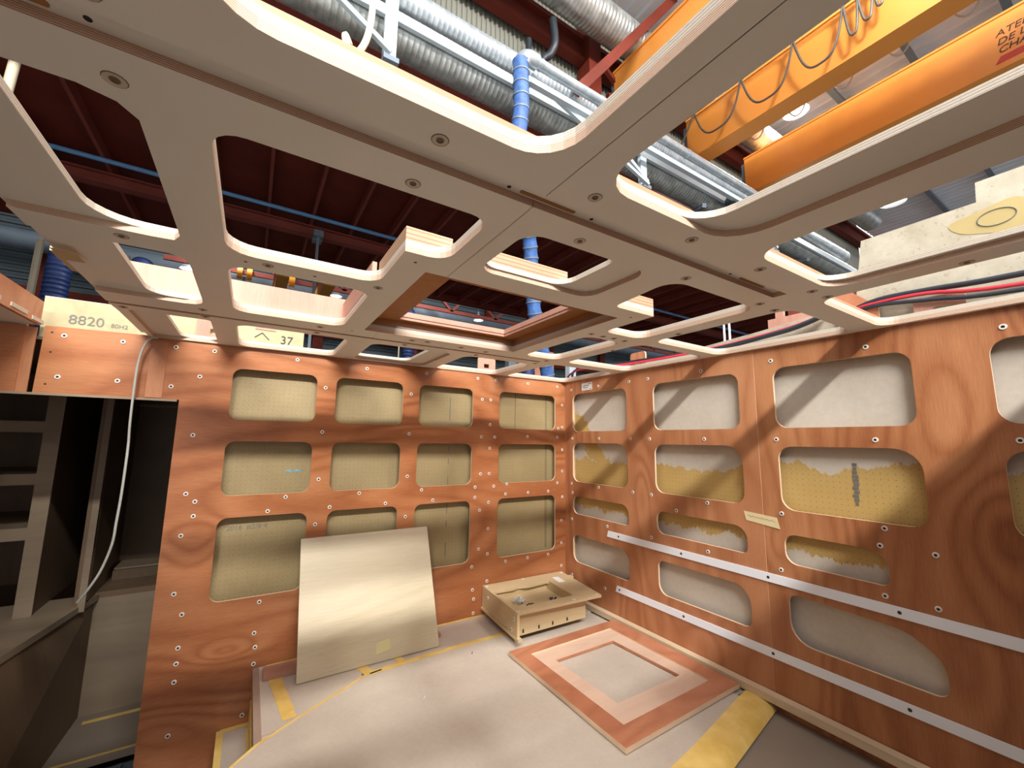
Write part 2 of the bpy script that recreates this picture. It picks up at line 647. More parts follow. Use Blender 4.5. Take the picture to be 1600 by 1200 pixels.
# vertical printed seams seen in the third column, the joint in the fourth
b = MB()
for z0, z1 in ((1.86, 1.70), (1.52, 1.49), (1.44, 1.40), (1.32, 1.25), (1.15, 1.07), (1.02, 0.98), (0.88, 0.79)):
    b.box(-0.998, 0.0535, z1, -0.992, 0.055, z0)
b.build('printed_mark', INK, wl)
b = MB()
b.box(-0.452, 0.0535, 1.62, -0.449, 0.055, 1.95)
b.box(-0.160, 0.0535, 0.75, -0.157, 0.055, 1.95)
b.box(-0.148, 0.0535, 0.75, -0.146, 0.055, 1.95)
b.build('foam_joint', plain('dark_joint', srgb(82, 74, 56), .8), wl)  # dark lines along the foam joints
b = MB()
for k in range(9):
    x = -1.99 + k * 0.009
    b.box(x, 0.0538, 1.372 + 0.004 * math.sin(k * 2.1), x + 0.009, 0.055, 1.382 + 0.004 * math.sin(k * 1.3))
b.build('paint_smear', BLUEMARK, wl)
text('2016  #2/8 4', 'marking', 0.036, INK, FACE_MY, (-2.24, 0.0545, 1.075), wl)
WA = [(-1.82, 1.86), (-1.82, 1.6), (-1.82, 1.33), (-1.3, 1.86), (-1.3, 1.6), (-1.3, 1.33), (-0.77, 1.86), (-0.7, 1.86), (-0.7, 1.68), (-0.77, 1.59), (-0.66, 1.59), (-0.7, 1.51), (-0.77, 1.33), (-0.7, 1.33), (-0.81, 1.24), (-0.66, 1.24), (-0.81, 1.17), (-0.7, 1.13), (-0.77, 1.08), (-0.7, 0.95), (-0.77, 0.82), (-0.7, 0.78), (-0.82, 0.71), (-0.55, 0.71), (-0.36, 0.71), (-0.17, 0.71), (-0.56, 1.18), (-0.55, 1.25), (-0.37, 1.6), (-0.36, 1.18), (-0.17, 1.18), (-0.07, 1.67), (-0.08, 1.6), (-0.03, 1.86), (-0.03, 1.68), (-0.03, 1.5), (-0.03, 1.33), (-0.08, 1.24), (-0.03, 1.13), (-0.04, 0.95), (-0.04, 0.78), (-0.04, 0.61), (-1.98, 1.24), (-1.59, 1.24), (-2.06, 1.17), (-1.75, 1.17), (-1.43, 1.17), (-1.2, 1.24), (-1.12, 1.17), (-1.3, 1.08), (-1.82, 1.08), (-2.42, 1.57), (-2.42, 1.28), (-2.38, 1.24), (-2.38, 1.17), (-2.42, 1.08), (-2.53, 1.81), (-2.42, 0.81), (-2.38, 0.71), (-2.38, 0.56), (-2.38, 0.49), (-2.38, 0.41), (-2.38, 0.18), (-2.09, 0.18), (-2.07, 0.56), (-2.06, 0.49), (-2.06, 0.41), (-2.06, 0.71), (-0.7, 0.6), (-0.81, 0.56), (-0.8, 0.5), (-0.8, 0.41), (-2.93, 2.01), (-2.73, 2.01), (-2.93, 1.82), (-2.73, 1.82), (-2.42, 1.87), (-2.53, 2.01), (-2.37, 2.01), (-1.98, 2.01), (-1.59, 2.0), (-1.2, 2.01), (-0.81, 2.01), (-0.66, 2.01), (-0.37, 2.01), (-0.08, 2.01)]
for x, z in WA:
    o = link('washer', WASHER, wl)
    o.location = (x, 0, z)
    o.rotation_euler = (PI / 2, 0, 0)
for x, z in ((-2.97, 2.02), (-2.965, 1.93), (-2.965, 1.785), (-2.60, 2.02)):
    o = link('pilot_hole', HOLEM, wl)
    o.location = (x, 0, z)
    o.rotation_euler = (PI / 2, 0, 0)
# header continuing left of the seam
MB().box(-4.3, -0.012, 1.745, -3.05, 0.0, 2.042).build('header_panel', MAH_A, wl)
MB().box(-3.05, -0.006, 1.745, -3.016, 0.002, 2.035).build('header_strip', MAH_B2, wl)
MB().box(-4.3, -0.014, 1.735, -2.5, 0.014, 1.745).build('door_head', DKWOOD2, wl)
# yellow chipped boards standing behind the wall head
t = thing('chipped_board', (-2.83, 0.04, 2.05), 'pale yellow chipped board stencilled 8820 standing behind the wall over the dark doorway', 'board')
MB().box(-3.02, 0.03, 2.0, -2.61, 0.045, 2.19).build('board', YBOARD, t)
MB().box(-3.02, 0.029, 2.186, -2.61, 0.046, 2.191).build('board_edge', PLYW, t)
text('8820', 'stencil', 0.062, INK, FACE_MY, (-2.935, 0.029, 2.075), t)
text('80H2', 'stencil', 0.028, INK, FACE_MY, (-2.788, 0.029, 2.078), t)
t = thing('chipped_board', (-2.12, 0.04, 2.05), 'yellow chipped board with handwritten 37 seen through ceiling opening above the left wall', 'board')
MB().box(-2.62, 0.03, 2.06, -1.955, 0.045, 2.192).build('board', YBOARD, t)
text('37', 'handwriting', 0.066, INKD, FACE_MY, (-2.075, 0.028, 2.098), t)
b = MB()
b.bar((-2.20, 0.0285, 2.118), (-2.165, 0.0285, 2.148), 0.004)
b.bar((-2.165, 0.0285, 2.148), (-2.13, 0.0285, 2.112), 0.004)
b.build('handwriting', INKD, t)
MB().box(-2.20, 0.026, 2.165, -2.10, 0.0305, 2.185).build('paper_strip', PINKPLY, t)
# ---------------------------------------------------------------- ply wall on the right
wr = struct('wall_right')
BY = [(-0.661, -0.097), (-1.44, -0.885), (-2.125, -1.613), (-2.86, -2.33)]


def bholes(ys):
    h = []
    for y0, y1 in ys:
        w = y1 - y0
        h.append(rr(y0, 1.645, y1, 1.942, 0.055))
        h.append(rr(y0, 1.26, y1, 1.557, 0.06, rs=(0.06, 0.06, 0.06, 0.09)))
        if y0 > -2.2:
            ya = y0 if y0 > -2 else -1.99
            h.append(rr(ya, 1.017, y1, 1.15, 0.05, rs=(0.03, 0.05, 0.05, 0.065)))
            if y0 > -1.5:
                h.append(rr(y0, 0.665, y1, 0.86, 0.05, rs=(0.04, 0.06, 0.04, 0.09)))
            else:
                h.append(rpoly([(y0, 0.675, 0.04), (y1, 0.675, 0.085), (y1, 0.885, 0.04), (-2.02, 0.87, 0.14), (y0, 0.80, 0.1)]))
    return h


plate([[(-1.525, -0.3), (0.012, -0.3), (0.012, 2.05), (-1.525, 2.05)]] + bholes(BY[:2]), 'x', 0.0, 0.012, 'plywood_panel', [MAH_B2, PLYW], wr)
plate([[(-4.2, -0.3), (-1.5255, -0.3), (-1.5255, 2.05), (-4.2, 2.05)]] + bholes(BY[2:]), 'x', 0.0015, 0.0135, 'plywood_panel', [MAH_B, PLYW], wr)
for y0, y1 in BY:
    for z0, z1 in ((1.645, 1.942), (1.26, 1.557), (1.017, 1.15), (0.64, 0.9)):
        if y0 < -2.2 and z1 < 1.2:
            continue
        MB().box(0.05, y0 - 0.04, z0 - 0.045, 0.07, y1 + 0.04, z1 + 0.045).build('foam_panel', FOAMB, wr)
b = MB()
for y in (-0.045, -0.773, -1.53, -2.23, -3.0):
    b.box(0.0136, y - 0.02, 0.4, 0.05, y + 0.02, 2.03)
for z in (0.96, 1.205, 1.60, 1.99):
    b.box(0.0137, -3.0, z - 0.01, 0.049, -0.04, z + 0.01)
b.build('framing', PINE, wr)
b = MB()
for k in range(11):
    z = 1.49 - k * 0.0165
    b.box(0.0485, -1.902 + random.uniform(-.004, .004), z - 0.013, 0.05, -1.884 + random.uniform(-.004, .004), z)
b.build('printed_mark', INK, wr)
WB = [(-0.09, 1.59), (-0.39, 1.59), (-0.69, 1.59), (-0.85, 1.59), (-1.23, 1.59), (-0.08, 1.98), (-0.39, 1.98), (-0.08, 1.24), (-0.38, 1.24), (-0.09, 1.17), (-0.7, 1.24), (-0.85, 1.24), (-1.23, 1.24), (-1.03, 1.17), (-0.08, 0.97), (-0.46, 0.98), (-0.84, 0.98), (-1.22, 0.98), (-1.61, 1.59), (-1.99, 1.59), (-2.37, 1.59), (-1.61, 1.24), (-1.99, 1.24), (-1.97, 1.17), (-2.13, 1.17), (-1.59, 0.98), (-1.97, 0.98), (-2.12, 0.98), (-1.99, 1.98), (-2.37, 1.98), (-1.23, 1.98), (-0.85, 1.98), (-1.61, 1.98), (-0.08, 0.56), (-0.43, 0.56), (-0.69, 1.98), (-0.07, 0.86), (-0.7, 0.945)]
for y, z in WB[:-2]:
    o = link('washer', WASHER, wr)
    o.location = (0.0 if y > -1.525 else 0.0015, y, z)
    o.rotation_euler = (0, -PI / 2, 0)
# ---------------------------------------------------------------- floor
MB().box(-16, -12, -0.34, 40, 9.4, -0.3).build('floor', FLOORG, None, kind='structure')

# ---------------------------------------------------------------- ceiling of the cabin
ce = struct('ceiling')
Z0, Z1, Z2, Z3 = 2.050, 2.0665, 2.082, 2.0935
XL = -2.66
R = 0.06
YN = -2.72      # near ends of the long openings
# upper sheet
NEAR = rr(-2.4, -3.75, -1.72, -2.64, .09)
T = [NEAR, rr(-2.525, -1.884, -2.36, -1.36, R, rs=(.05, .05, .02, .09)),
     rr(-2.27, -2.50, -1.756, -2.108, .085, rs=(.04, .04, .085, .085)),
     rr(-1.653, YN, -1.325, -2.113, .08),
     rpoly([(-2.268, -1.885, .05), (-1.757, -1.885, .05), (-1.757, -1.632, .055), (-1.872, -1.632, 0), (-1.872, -1.36, .06), (-2.268, -1.36, .07)]),
     rr(-2.27, -1.264, -1.871, -.752, R), rr(-2.522, -1.262, -2.36, -.76, R, rs=(0.01, .05, .03, .07)),
     rr(-2.514, -.531, -2.357, -.012, .045), rr(-2.267, -.527, -1.797, -.028, R), rr(-1.682, -.515, -1.352, -.058, R),
     rr(-1.15, -.51, -.688, -.008, R), rr(-1.779, -1.53, -.987, -.754, .006), rr(-1.66, -1.89, -1.347, -1.635, R),
     rpoly([(-1.135, -1.892, .06), (-.66, -1.892, .06), (-.65, -1.348, .06), (-.887, -1.348, .05), (-.887, -1.62, 0), (-1.1, -1.62, .03)]),
     rr(-.562, -1.96, -.02, -1.352, R), rr(-1.115, YN, -.685, -2.118, .07), rr(-.58, YN, -.02, -2.05, R),
     rr(-.893, -1.246, -.658, -.72, R), rr(-.563, -1.277, -.03, -.69, R), rr(-.59, -.59, -.022, -.012, R)]
plate([[(XL - .01, -4.2), (-0.001, -4.2), (-0.001, -0.001), (XL - .01, -0.001)]] + T, 'z', Z1, Z2, 'upper_sheet_and_blocker', [LAM, PLYTOP], ce)
MB().box(-4.3, -4.2, Z1, XL - .012, -1.45, Z2).build('upper_sheet_and_blocker', LAM, ce)  # unseen extension, added to block light coming in at the left
# lower sheet: outline with the recesses that run out at the left edge
outl = [(XL, -4.2), (-0.001, -4.2), (-0.001, -0.001), (-2.637, -0.001), (XL + .005, -.52), (XL, -.6), (-.70, -.6), (-.70, -.626), (XL, -.628), (XL, -.755),
        *[(-2.42, -.755), (-2.385, -.765), (-2.365, -.79), (-2.36, -.83), (-2.36, -1.20), (-2.37, -1.24), (-2.40, -1.262)],
        (XL, -1.262), (XL, -1.36),
        *[(-2.42, -1.36), (-2.375, -1.365), (-2.36, -1.40), (-2.36, -1.84), (-2.38, -1.87), (-2.42, -1.884)],
        (XL, -1.884), (XL, -1.982), (-.735, -1.982), (-.735, -2.024), (XL, -2.03)]
B = [NEAR, T[2], rpoly([(-1.653, YN, .08), (-1.217, YN, .08), (-1.217, -2.113, .1), (-1.653, -2.113, .08)]), T[4], T[5],
     rr(-2.62, -.531, -2.357, -.012, .02), T[8],
     rr(-1.682, -.515, -1.243, -.02, R, rs=(R, .04, .07, R)), T[10], T[11], rr(-1.66, -1.89, -1.238, -1.63, .055),
     T[13], T[14], rr(-1.115, YN, -.67, -2.118, .07), T[16], T[17], T[18], T[19]]
slots = [rr(-2.52, -2.028, -2.40, -2.014, .006)]
full = platebm([outl] + B, 'z', Z0, Z1)


def piece(cuts):
    bm = full.copy()
    for co_, no in cuts:
        g = bm.verts[:] + bm.edges[:] + bm.faces[:]
        bmesh.ops.bisect_plane(bm, geom=g, plane_co=co_, plane_no=no, clear_outer=True)
    bmobj(bm, 'ceiling_panel', [LAM, PLYLOW], ce)


e = 0.0007
piece([((0, -2.0, 0), (0, 1, 0)), ((-1.712 - e, 0, 0), (1, 0, 0))])                                   # near left
piece([((0, -2.0, 0), (0, 1, 0)), ((-1.712 + e, 0, 0), (-1, 0, 0)), ((-.62, 0, 0), (1, 0, 0))])       # near middle
piece([((0, -.9, 0), (0, 1, 0)), ((-.62, 0, 0), (-1, 0, 0))])                                          # right
piece([((0, -2.0, 0), (0, -1, 0)), ((0, -.614, 0), (0, 1, 0)), ((-1.712 - e, 0, 0), (1, 0, 0))])      # middle left
piece([((0, -2.0, 0), (0, -1, 0)), ((0, -.614, 0), (0, 1, 0)), ((-1.712 + e, 0, 0), (-1, 0, 0)), ((-.62, 0, 0), (1, 0, 0))])
piece([((0, -.614, 0), (0, -1, 0)), ((-1.721 - e, 0, 0), (1, 0, 0))])
piece([((0, -.614, 0), (0, -1, 0)), ((-1.721 + e, 0, 0), (-1, 0, 0)), ((-.62, 0, 0), (1, 0, 0))])
piece([((0, -.9, 0), (0, -1, 0)), ((-.62, 0, 0), (-1, 0, 0))])
full.free()
# little flange at the outer edge where the ceiling runs left of the cut recesses
# battens and webs standing on the ceiling around the openings
b = MB()
for x0, x1, y in ((-2.285, -1.74, -2.107), (-1.67, -1.21, -2.112), (-1.13, -.665, -2.117), (-.595, -.0, -2.049)):
    b.box(x0, y, Z2, x1, y + .02, Z3)
b.build('batten', ORPLY, ce)
for x0, x1, y0, z in ((-2.60, -1.70, -.735, 2.18),):
    MB().box(x0, y0, Z2, x1, y0 + .015, z).build('web', PINKPLY, ce)
MB().box(-1.872, -1.265, Z2, -1.857, -.735, 2.16).build('web', PINKPLY, ce)
PLYRIB = make_ply('laminated_pine_rib', srgb(186, 150, 120), srgb(146, 102, 78), 0.0125, 0.2)
for pts in ([(-1.872, -1.632), (-1.74, -1.632), (-1.74, -1.60), (-1.842, -1.60), (-1.842, -1.36), (-1.872, -1.36)],
            [(-1.68, -1.635), (-1.33, -1.635), (-1.33, -1.60), (-1.68, -1.60)],
            [(-1.1, -1.62), (-.887, -1.62), (-.887, -1.35), (-.917, -1.35), (-.917, -1.59), (-1.1, -1.59)]):
    plate([pts], 'z', Z2, 2.12, 'rib', [PLYRIB, PLYRIB], ce)
# skylight shaft
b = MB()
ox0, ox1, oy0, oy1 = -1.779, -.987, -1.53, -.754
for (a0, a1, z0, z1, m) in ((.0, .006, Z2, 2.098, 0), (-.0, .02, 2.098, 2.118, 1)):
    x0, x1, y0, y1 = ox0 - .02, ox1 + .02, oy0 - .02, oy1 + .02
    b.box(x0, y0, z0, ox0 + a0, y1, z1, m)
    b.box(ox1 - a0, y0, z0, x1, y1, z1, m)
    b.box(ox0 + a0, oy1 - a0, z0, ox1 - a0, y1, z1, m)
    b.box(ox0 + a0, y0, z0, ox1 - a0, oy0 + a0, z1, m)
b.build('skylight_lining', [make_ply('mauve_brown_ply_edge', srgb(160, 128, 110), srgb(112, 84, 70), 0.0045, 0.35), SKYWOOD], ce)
plate([[(-1.80, -1.55), (-.965, -1.55), (-.965, -.732), (-1.80, -.732)], [(-1.632, -1.36), (-1.065, -1.36), (-1.065, -.79), (-1.632, -.79)]], 'z', 2.118, 2.131, 'skylight_flange', [SKYWOOD, PINKPLY], ce)
plate([[(-1.66, -1.39), (-1.035, -1.39), (-1.035, -.76), (-1.66, -.76)], [(-1.628, -1.356), (-1.069, -1.356), (-1.069, -.794), (-1.628, -.794)]], 'z', 2.1312, 2.155, 'skylight_rim', [PINKPLY, PINKPLY], ce)
D = [(-2.372, -1.919), (-2.368, -2.06), (-1.95, -2.057), (-1.949, -1.92), (-1.627, -2.078), (-1.531, -1.923), (-1.312, -2.077), (-1.003, -2.078), (-0.695, -2.08), (-0.598, -2.085), (-0.707, -1.925), (-0.592, -1.918), (-1.116, -1.923), (-0.586, -1.511), (-0.604, -2.402), (-2.171, -1.32), (-1.862, -1.321), (-1.953, -0.691), (-1.952, -0.572), (-1.535, -0.688), (-1.535, -0.569), (-1.269, -0.688), (-1.109, -0.667), (-1.113, -0.559), (-2.483, -1.317), (-2.37, -0.696), (-2.626, -0.56), (-2.37, -0.585), (-0.901, -1.287), (-0.826, -1.284), (-0.759, -1.287), (-0.68, -1.281), (-0.57, -1.098), (-0.685, -0.66), (-0.693, -0.551), (-1.46, -.70)]
for x, y in D:
    o = link('fastener_disc', DISCM, ce)
    o.location = (x, y, Z0)
    o.rotation_euler = (PI, 0, 0)
    o2 = link('disc_centre', DISCC, None)
    o2.parent = o
    o2.location = (0, 0, 0.0003)
for x, y, z in ((-1.826, -1.578, Z0), (-2.048, -1.309, Z0), (-1.822, -0.705, Z0), (-2.225, -1.315, Z0), (-2.383, -1.994, Z1), (-1.777, -1.992, Z1), (-1.557, -1.992, Z1), (-1.003, -1.993, Z1), (-0.95, -1.563, Z0)):
    o = link('pilot_hole', HOLEM, ce)
    o.location = (x, y, z)
    o.rotation_euler = (PI, 0, 0)
for x0, x1 in ((-2.60, -2.416), (-1.751, -1.606), (-.95, -.812)):
    plate([rr(x0, -1.997, x1, -1.987, .004, 3)], 'z', Z1 - .0008, Z1 + .001, 'slot', [SKYWOOD, DARK], ce)
MB().box(-2.66, -1.13, 2.0485, -2.612, -1.045, 2.0495).build('corner_block', OAKBOX, ce)
MB().box(-2.685, -1.05, 2.067, -2.6705, -.88, 2.08).build('corner_block', OAKBOX, ce)
# ceiling fragment of the next room at the far left with its upright plate
t = thing('ceiling_offcut', (-3.2, -.3, 2.05), 'beige ceiling panel end with notched pale battens at far left above the doorway', 'panel')
MB().box(-4.3, -1.45, 2.046, -3.012, 0.0, 2.056).build('sheet', LAM, t)  # lengthened out of view to keep light off the doorway
b = MB()
b.box(-3.03, -.30, 2.056, -3.0, -.16, 2.072)
b.box(-3.03, -.11, 2.05, -3.0, 0.0, 2.066)
b.box(-3.04, -.7, 2.056, -3.0, -.38, 2.072)
b.build('batten', PLYTOP, t)
MB().box(-3.3, -.33, 2.043, -3.05, -.30, 2.0458).build('groove_strip', SKYWOOD, t)
MB().box(-3.018, -1.2, 2.045, -3.004, -.02, 2.15).build('upright_plate', MAH_F, None, label='mahogany plywood plate standing upright at far left over the doorway', category='panel')

# unseen wall behind, added at right to darken the ceiling; cabin wall at left
MB().box(-2.5, -4.22, -.3, .02, -4.2, 2.05).build('shade_wall_behind', MAH_A, None, kind='structure')
MB().box(-4.32, -4.2, -.3, -4.3, .0, 2.05).build('wall_cabin_side', MAH_B, None, kind='structure')
# ================================================================== THE HALL
def HX(v): return CX + v
def HY(v): return CY + v
def HZ(v): return CZ + v


# mezzanine underside, oxide red
mz = struct('mezzanine')
MB().box(-16, .78, 5.14, 30, 6.9, 5.2).build('deck', REDP, mz)
for k in range(-14, 48):
    x = -1.03 + .6 * k
    MB().box(x - .02, .8, 5.0, x + .02, 6.6, 5.14).build('purlin', REDPB, mz)
MB().box(-16, .72, 4.55, 30, .80, 5.35).build('edge_beam', REDP, mz)
MB().box(-16, 4.46, 4.98, 30, 4.62, 5.0).box(-16, 4.52, 4.86, 30, 4.56, 4.98).box(-16, 4.46, 4.84, 30, 4.62, 4.86).build('cross_beam', REDPB, mz)
MB().box(-16, 6.55, 5.0, 30, 6.62, 5.139).box(-16, 6.50, 4.98, 30, 6.68, 5.0).build('edge_beam', REDP, mz)
bp = MB().tube([(-16, 4.12, 4.98), (30, 4.12, 4.98)], .03, 10)
bp.build('blue_pipe', BLUEPIPE, None, True, label='pale blue pipe running under the red mezzanine ceiling', category='pipe')
t = thing('steel_hanger', (-1.53, 4.3, 4.9), 'dark grey steel hanger dropping from the red mezzanine beam', 'hanger')
MB().box(-1.55, 4.27, 2.3, -1.51, 4.30, 4.8).build('post', GREYST, t)
MB().box(-1.60, 4.22, 4.74, -1.46, 4.36, 4.84).box(-1.60, 4.36, 4.72, -1.46, 4.5, 4.84).build('clamp', GREYST, t)
# corrugated wall above the mezzanine edge
b = MB()
yw = HY(3.6)
n = 0
x = -8.0
prof = []
while x < 10:
    prof += [(x, yw), (x + .022, yw), (x + .03, yw + .02), (x + .052, yw + .02)]
    x += .06
i = len(b.v)
for px, py in prof:
    b.v += [(px, py, 4.9), (px, py, 7.1)]
for k in range(len(prof) - 1):
    b.face([2 * k, 2 * k + 2, 2 * k + 3, 2 * k + 1])
b.build('wall_back', CLAD, None, kind='structure')
# roof sheets, ribs along Y
b = MB()
prof = []
x = -8.0
while x < 12:
    prof += [(x, 7.08), (x + .12, 7.08), (x + .135, 7.05), (x + .165, 7.05), (x + .18, 7.08)]
    x += .19
for px, pz in prof:
    b.v += [(px, -7.5, pz), (px, 1.02, pz)]
for k in range(len(prof) - 1):
    b.face([2 * k, 2 * k + 2, 2 * k + 3, 2 * k + 1])
rf = b.build('roof', ROOF, None, kind='structure')
for k in range(9):
    y = -.43 - .85 * k
    MB().box(-8, y - .04, 6.91, 12, y + .04, 6.93).box(-8, y - .01, 6.93, 12, y + .01, 7.04).build('roof_purlin', GREYST, rf)
MB().box(2.9, -7.4, 6.7, 3.05, 1.0, 6.9).build('roof_beam', REDPB, rf)
MB().box(-8, .78, 6.30, 12, .90, 6.36).box(-8, .84, 6.36, 12, .86, 6.6).box(-8, .78, 6.6, 12, .90, 6.66).build('eaves_beam', REDP, rf)
MB().box(.98, .70, 4.9, 1.18, .92, 7.0).build('steel_column', REDP, rf)
MB().box(-4.3, .70, 4.9, -4.1, .92, 7.0).build('steel_column', REDP, rf)
MB().bar((.27, .106, 5.0), (1.83, .106, 7.05), .10).build('steel_brace', REDP, rf)
b = MB()
for a, c_ in (((1.1, .62, 6.2), (1.9, .62, 5.7)), ((1.4, .62, 6.2), (1.6, .62, 5.5)), ((1.2, .62, 5.8), (2.2, .62, 6.2))):
    b.bar(a, c_, .05)
b.build('lattice', REDP, rf)
MB().box(-16.1, -12, -.3, -16, 9.4, 8).build('wall_hall_side', CLADB, None, kind='structure')
MB().box(29.9, -12, -.3, 30, 9.4, 8).build('wall_hall_end', CLADB, None, kind='structure')
MB().box(-16, 6.9, 7.6, 30, 9.4, 7.64).build('roof_beyond', ROOF, None, kind='structure')
# far hall wall with level ribs
b = MB()
prof = []
z = -.3
yf = 9.4
while z < 8:
    prof += [(yf, z), (yf, z + .05), (yf - .03, z + .07), (yf - .03, z + .12)]
    z += .14
for py, pz in prof:
    b.v += [(-16, py, pz), (40, py, pz)]
for k in range(len(prof) - 1):
    b.face([2 * k, 2 * k + 1, 2 * k + 3, 2 * k + 2])
wf = b.build('wall_far', CLADB, None, kind='structure')
MB().box(-14, 9.2, 4.25, 14, 9.34, 4.5).build('wall_beam', REDP, wf)
MB().box(-14, 9.2, 3.3, 14, 9.34, 3.5).build('wall_beam', REDP, wf)
for k in range(8):
    MB().box(-6.2 + k * 2.6, 9.22, 0, -5.95 + k * 2.6, 9.36, 7).build('steel_column', REDP, wf)
MB().tube([(-14, 8.9, 5.32), (14, 8.9, 5.32)], .2, 18).build('round_duct', GREYST, None, True, label='long round galvanised duct along the far hall wall', category='duct')
t = thing('roof_truss', (2, 8, 5.2), 'dark red steel lattice truss crossing the far hall beyond the skylight opening', 'truss')
MB().box(-4, 7.97, 5.16, 14, 8.03, 5.26).build('bottom_chord', REDPB, t)
MB().box(-4, 7.97, 5.9, 14, 8.03, 6.0).build('top_chord', REDPB, t)
for k in range(12):
    x = -3.4 + k * 1.45
    MB().bar((x, 8, 5.22), (x + .7, 8, 5.95), .06).build('diagonal', REDPB, t)
    MB().bar((x + .7, 8, 5.95), (x + 1.45, 8, 5.22), .06).build('diagonal', REDPB, t)
for k, (x, z) in enumerate(((1.5, 4.95), (2.2, 4.9), (4.2, 4.95))):
    pass
# ducts along the mezzanine edge
def ribduct(name, x0, x1, y, z, r, pitch, mat, label, n=28):
    b = MB()
    pts, rad = [], []
    x = x0
    while x < x1:
        for dx, q in ((0, 0), (pitch * .80, 0), (pitch * .88, .002), (pitch * .94, .002)):
            pts.append((x + dx, y, z))
            rad.append(r + q)
        x += pitch
    b.tube(pts, rad, n)
    return b.build(name, mat, None, True, label=label, category='duct')


ribduct('spiral_duct', -6, 7, HY(2.9), HZ(3.13), .152, .045, GALV, 'dull ribbed spiral duct, lower of the pair hung at the mezzanine edge')
ribduct('spiral_duct', -6, 7, HY(2.95), HZ(3.52), .107, .045, GALVL, 'bright ribbed duct lying on the pale blue steel channel')
ribduct('spiral_duct', -5, 9, HY(3.05), HZ(4.92), .19, .05, GALV, 'large dark galvanised duct hung high under the roof by the red column')
t = thing('channel_rail', (0, HY(2.72), HZ(3.05)), 'pale blue steel channel carrying the ducts on square brackets', 'steel frame')
MB().box(-6, HY(2.71), HZ(3.055), 7, HY(2.73), HZ(3.135)).box(-6, HY(2.73), HZ(3.055), 7, HY(2.745), HZ(3.07)).build('channel', STEELB, t)
for x in (-4.25, -1.56, 1.14, 3.82):
    MB().box(x - .045, HY(2.70), HZ(2.66), x + .045, HY(2.72), HZ(3.30)).box(x - .045, HY(2.72), HZ(2.66), x - .03, HY(2.742), HZ(3.3)).build('bracket_post', STEELB, t)
    MB().bar((x, HY(2.66), HZ(2.72)), (x - .75, HY(2.66), HZ(3.15)), .035).build('brace', STEELB, t)
    MB().box(x - .05, HY(2.66), HZ(2.66), x + .06, HY(2.70), HZ(2.70)).build('clamp', GREYST, t)
    MB().bar((x + 1.1, HY(2.72), HZ(2.86)), (x + 1.35, HY(3.2), HZ(3.0)), .05).build('arm', GREYST, t)
MB().bar((-.40, HY(2.6), HZ(3.11)), (1.08, HY(2.6), HZ(2.64)), .03).build('brace', STEELB, t)
MB().bar((-.5, HY(2.56), HZ(3.0)), (3, HY(2.56), HZ(3.0)), .05).build('rail', STEELB, t)
# slim pipe with elbow and the blue hose
t = thing('extraction_pipe', (-.5, HY(2.5), HZ(3.14)), 'slim shiny pipe with elbow feeding the near blue hose', 'pipe')
b = MB()
pts, rad = [], []
for k in range(9):
    a = PI / 2 * k / 8
    pts.append((-.46 - .10 * math.sin(a), HY(2.5), HZ(3.14) - .10 * (1 - math.cos(a))))
    rad.append(.062)
b.tube([(-.46 + .05, HY(2.5), HZ(3.14))] + pts, [.062] + rad, 18)
b.build('elbow', GALVL, t, True)
MB().tube([(-.42, HY(2.5), HZ(3.14)), (4.5, HY(2.5), HZ(3.14))], .045, 16).build('tube', GALVL, t, True)
for x in (-.38, .3, .9, 1.6):
    MB().tube([(x, HY(2.5), HZ(3.14)), (x + .02, HY(2.5), HZ(3.14))], .05, 16).build('collar', GALVL, t, True)


def smoothpath(P, n=6):
    P = [Vector(p) for p in P]
    out = []
    for i in range(len(P) - 1):
        p0, p1, p2, p3 = P[max(i - 1, 0)], P[i], P[i + 1], P[min(i + 2, len(P) - 1)]
        for k in range(n):
            t_ = k / n
            out.append(0.5 * ((2 * p1) + (p2 - p0) * t_ + (2 * p0 - 5 * p1 + 4 * p2 - p3) * t_ ** 2 + (3 * p1 - p0 - 3 * p2 + p3) * t_ ** 3))
    out.append(P[-1])
    return out


def hose(P, r, mat, label, ring=.09, name='ribbed_hose', ringmat=None):
    pts = smoothpath(P, 14)
    # resample evenly
    L = [0]
    for a, c_ in zip(pts, pts[1:]):
        L.append(L[-1] + (c_ - a).length)
    m = max(4, int(L[-1] / (ring / 5)))
    q, rad, rings = [], [], []
    j = 0
    for k in range(m + 1):
        s_ = L[-1] * k / m
        while j < len(L) - 2 and L[j + 1] < s_:
            j += 1
        f_ = (s_ - L[j]) / max(1e-6, L[j + 1] - L[j])
        p = pts[j].lerp(pts[j + 1], f_)
        ph = (s_ / ring) % 1
        q.append(p)
        rad.append(r * (1.0 - .07 * math.sin(PI * ph)) + random.uniform(-.02, .02) * r)
        if k and int(s_ / ring) != int((L[-1] * (k - 1) / m) / ring):
            rings.append((p, (pts[j + 1] - pts[j]).normalized()))
    t_ = thing(name, tuple(q[0]), label, 'hose')
    MB().tube(q, rad, 16).build('fabric_tube', mat, t_, True)
    if ringmat:
        rm = None
        for p, d in rings:
            if rm is None:
                rm = MB().tube([(0, 0, -.006), (0, 0, .006)], r * 1.05, 16).build('wire_ring', ringmat, t_, True)
                o_ = rm
            else:
                o_ = link('wire_ring', rm.data, t_)
            o_.location = p
            o_.rotation_euler = d.to_track_quat('Z', 'Y').to_euler()
    return t_


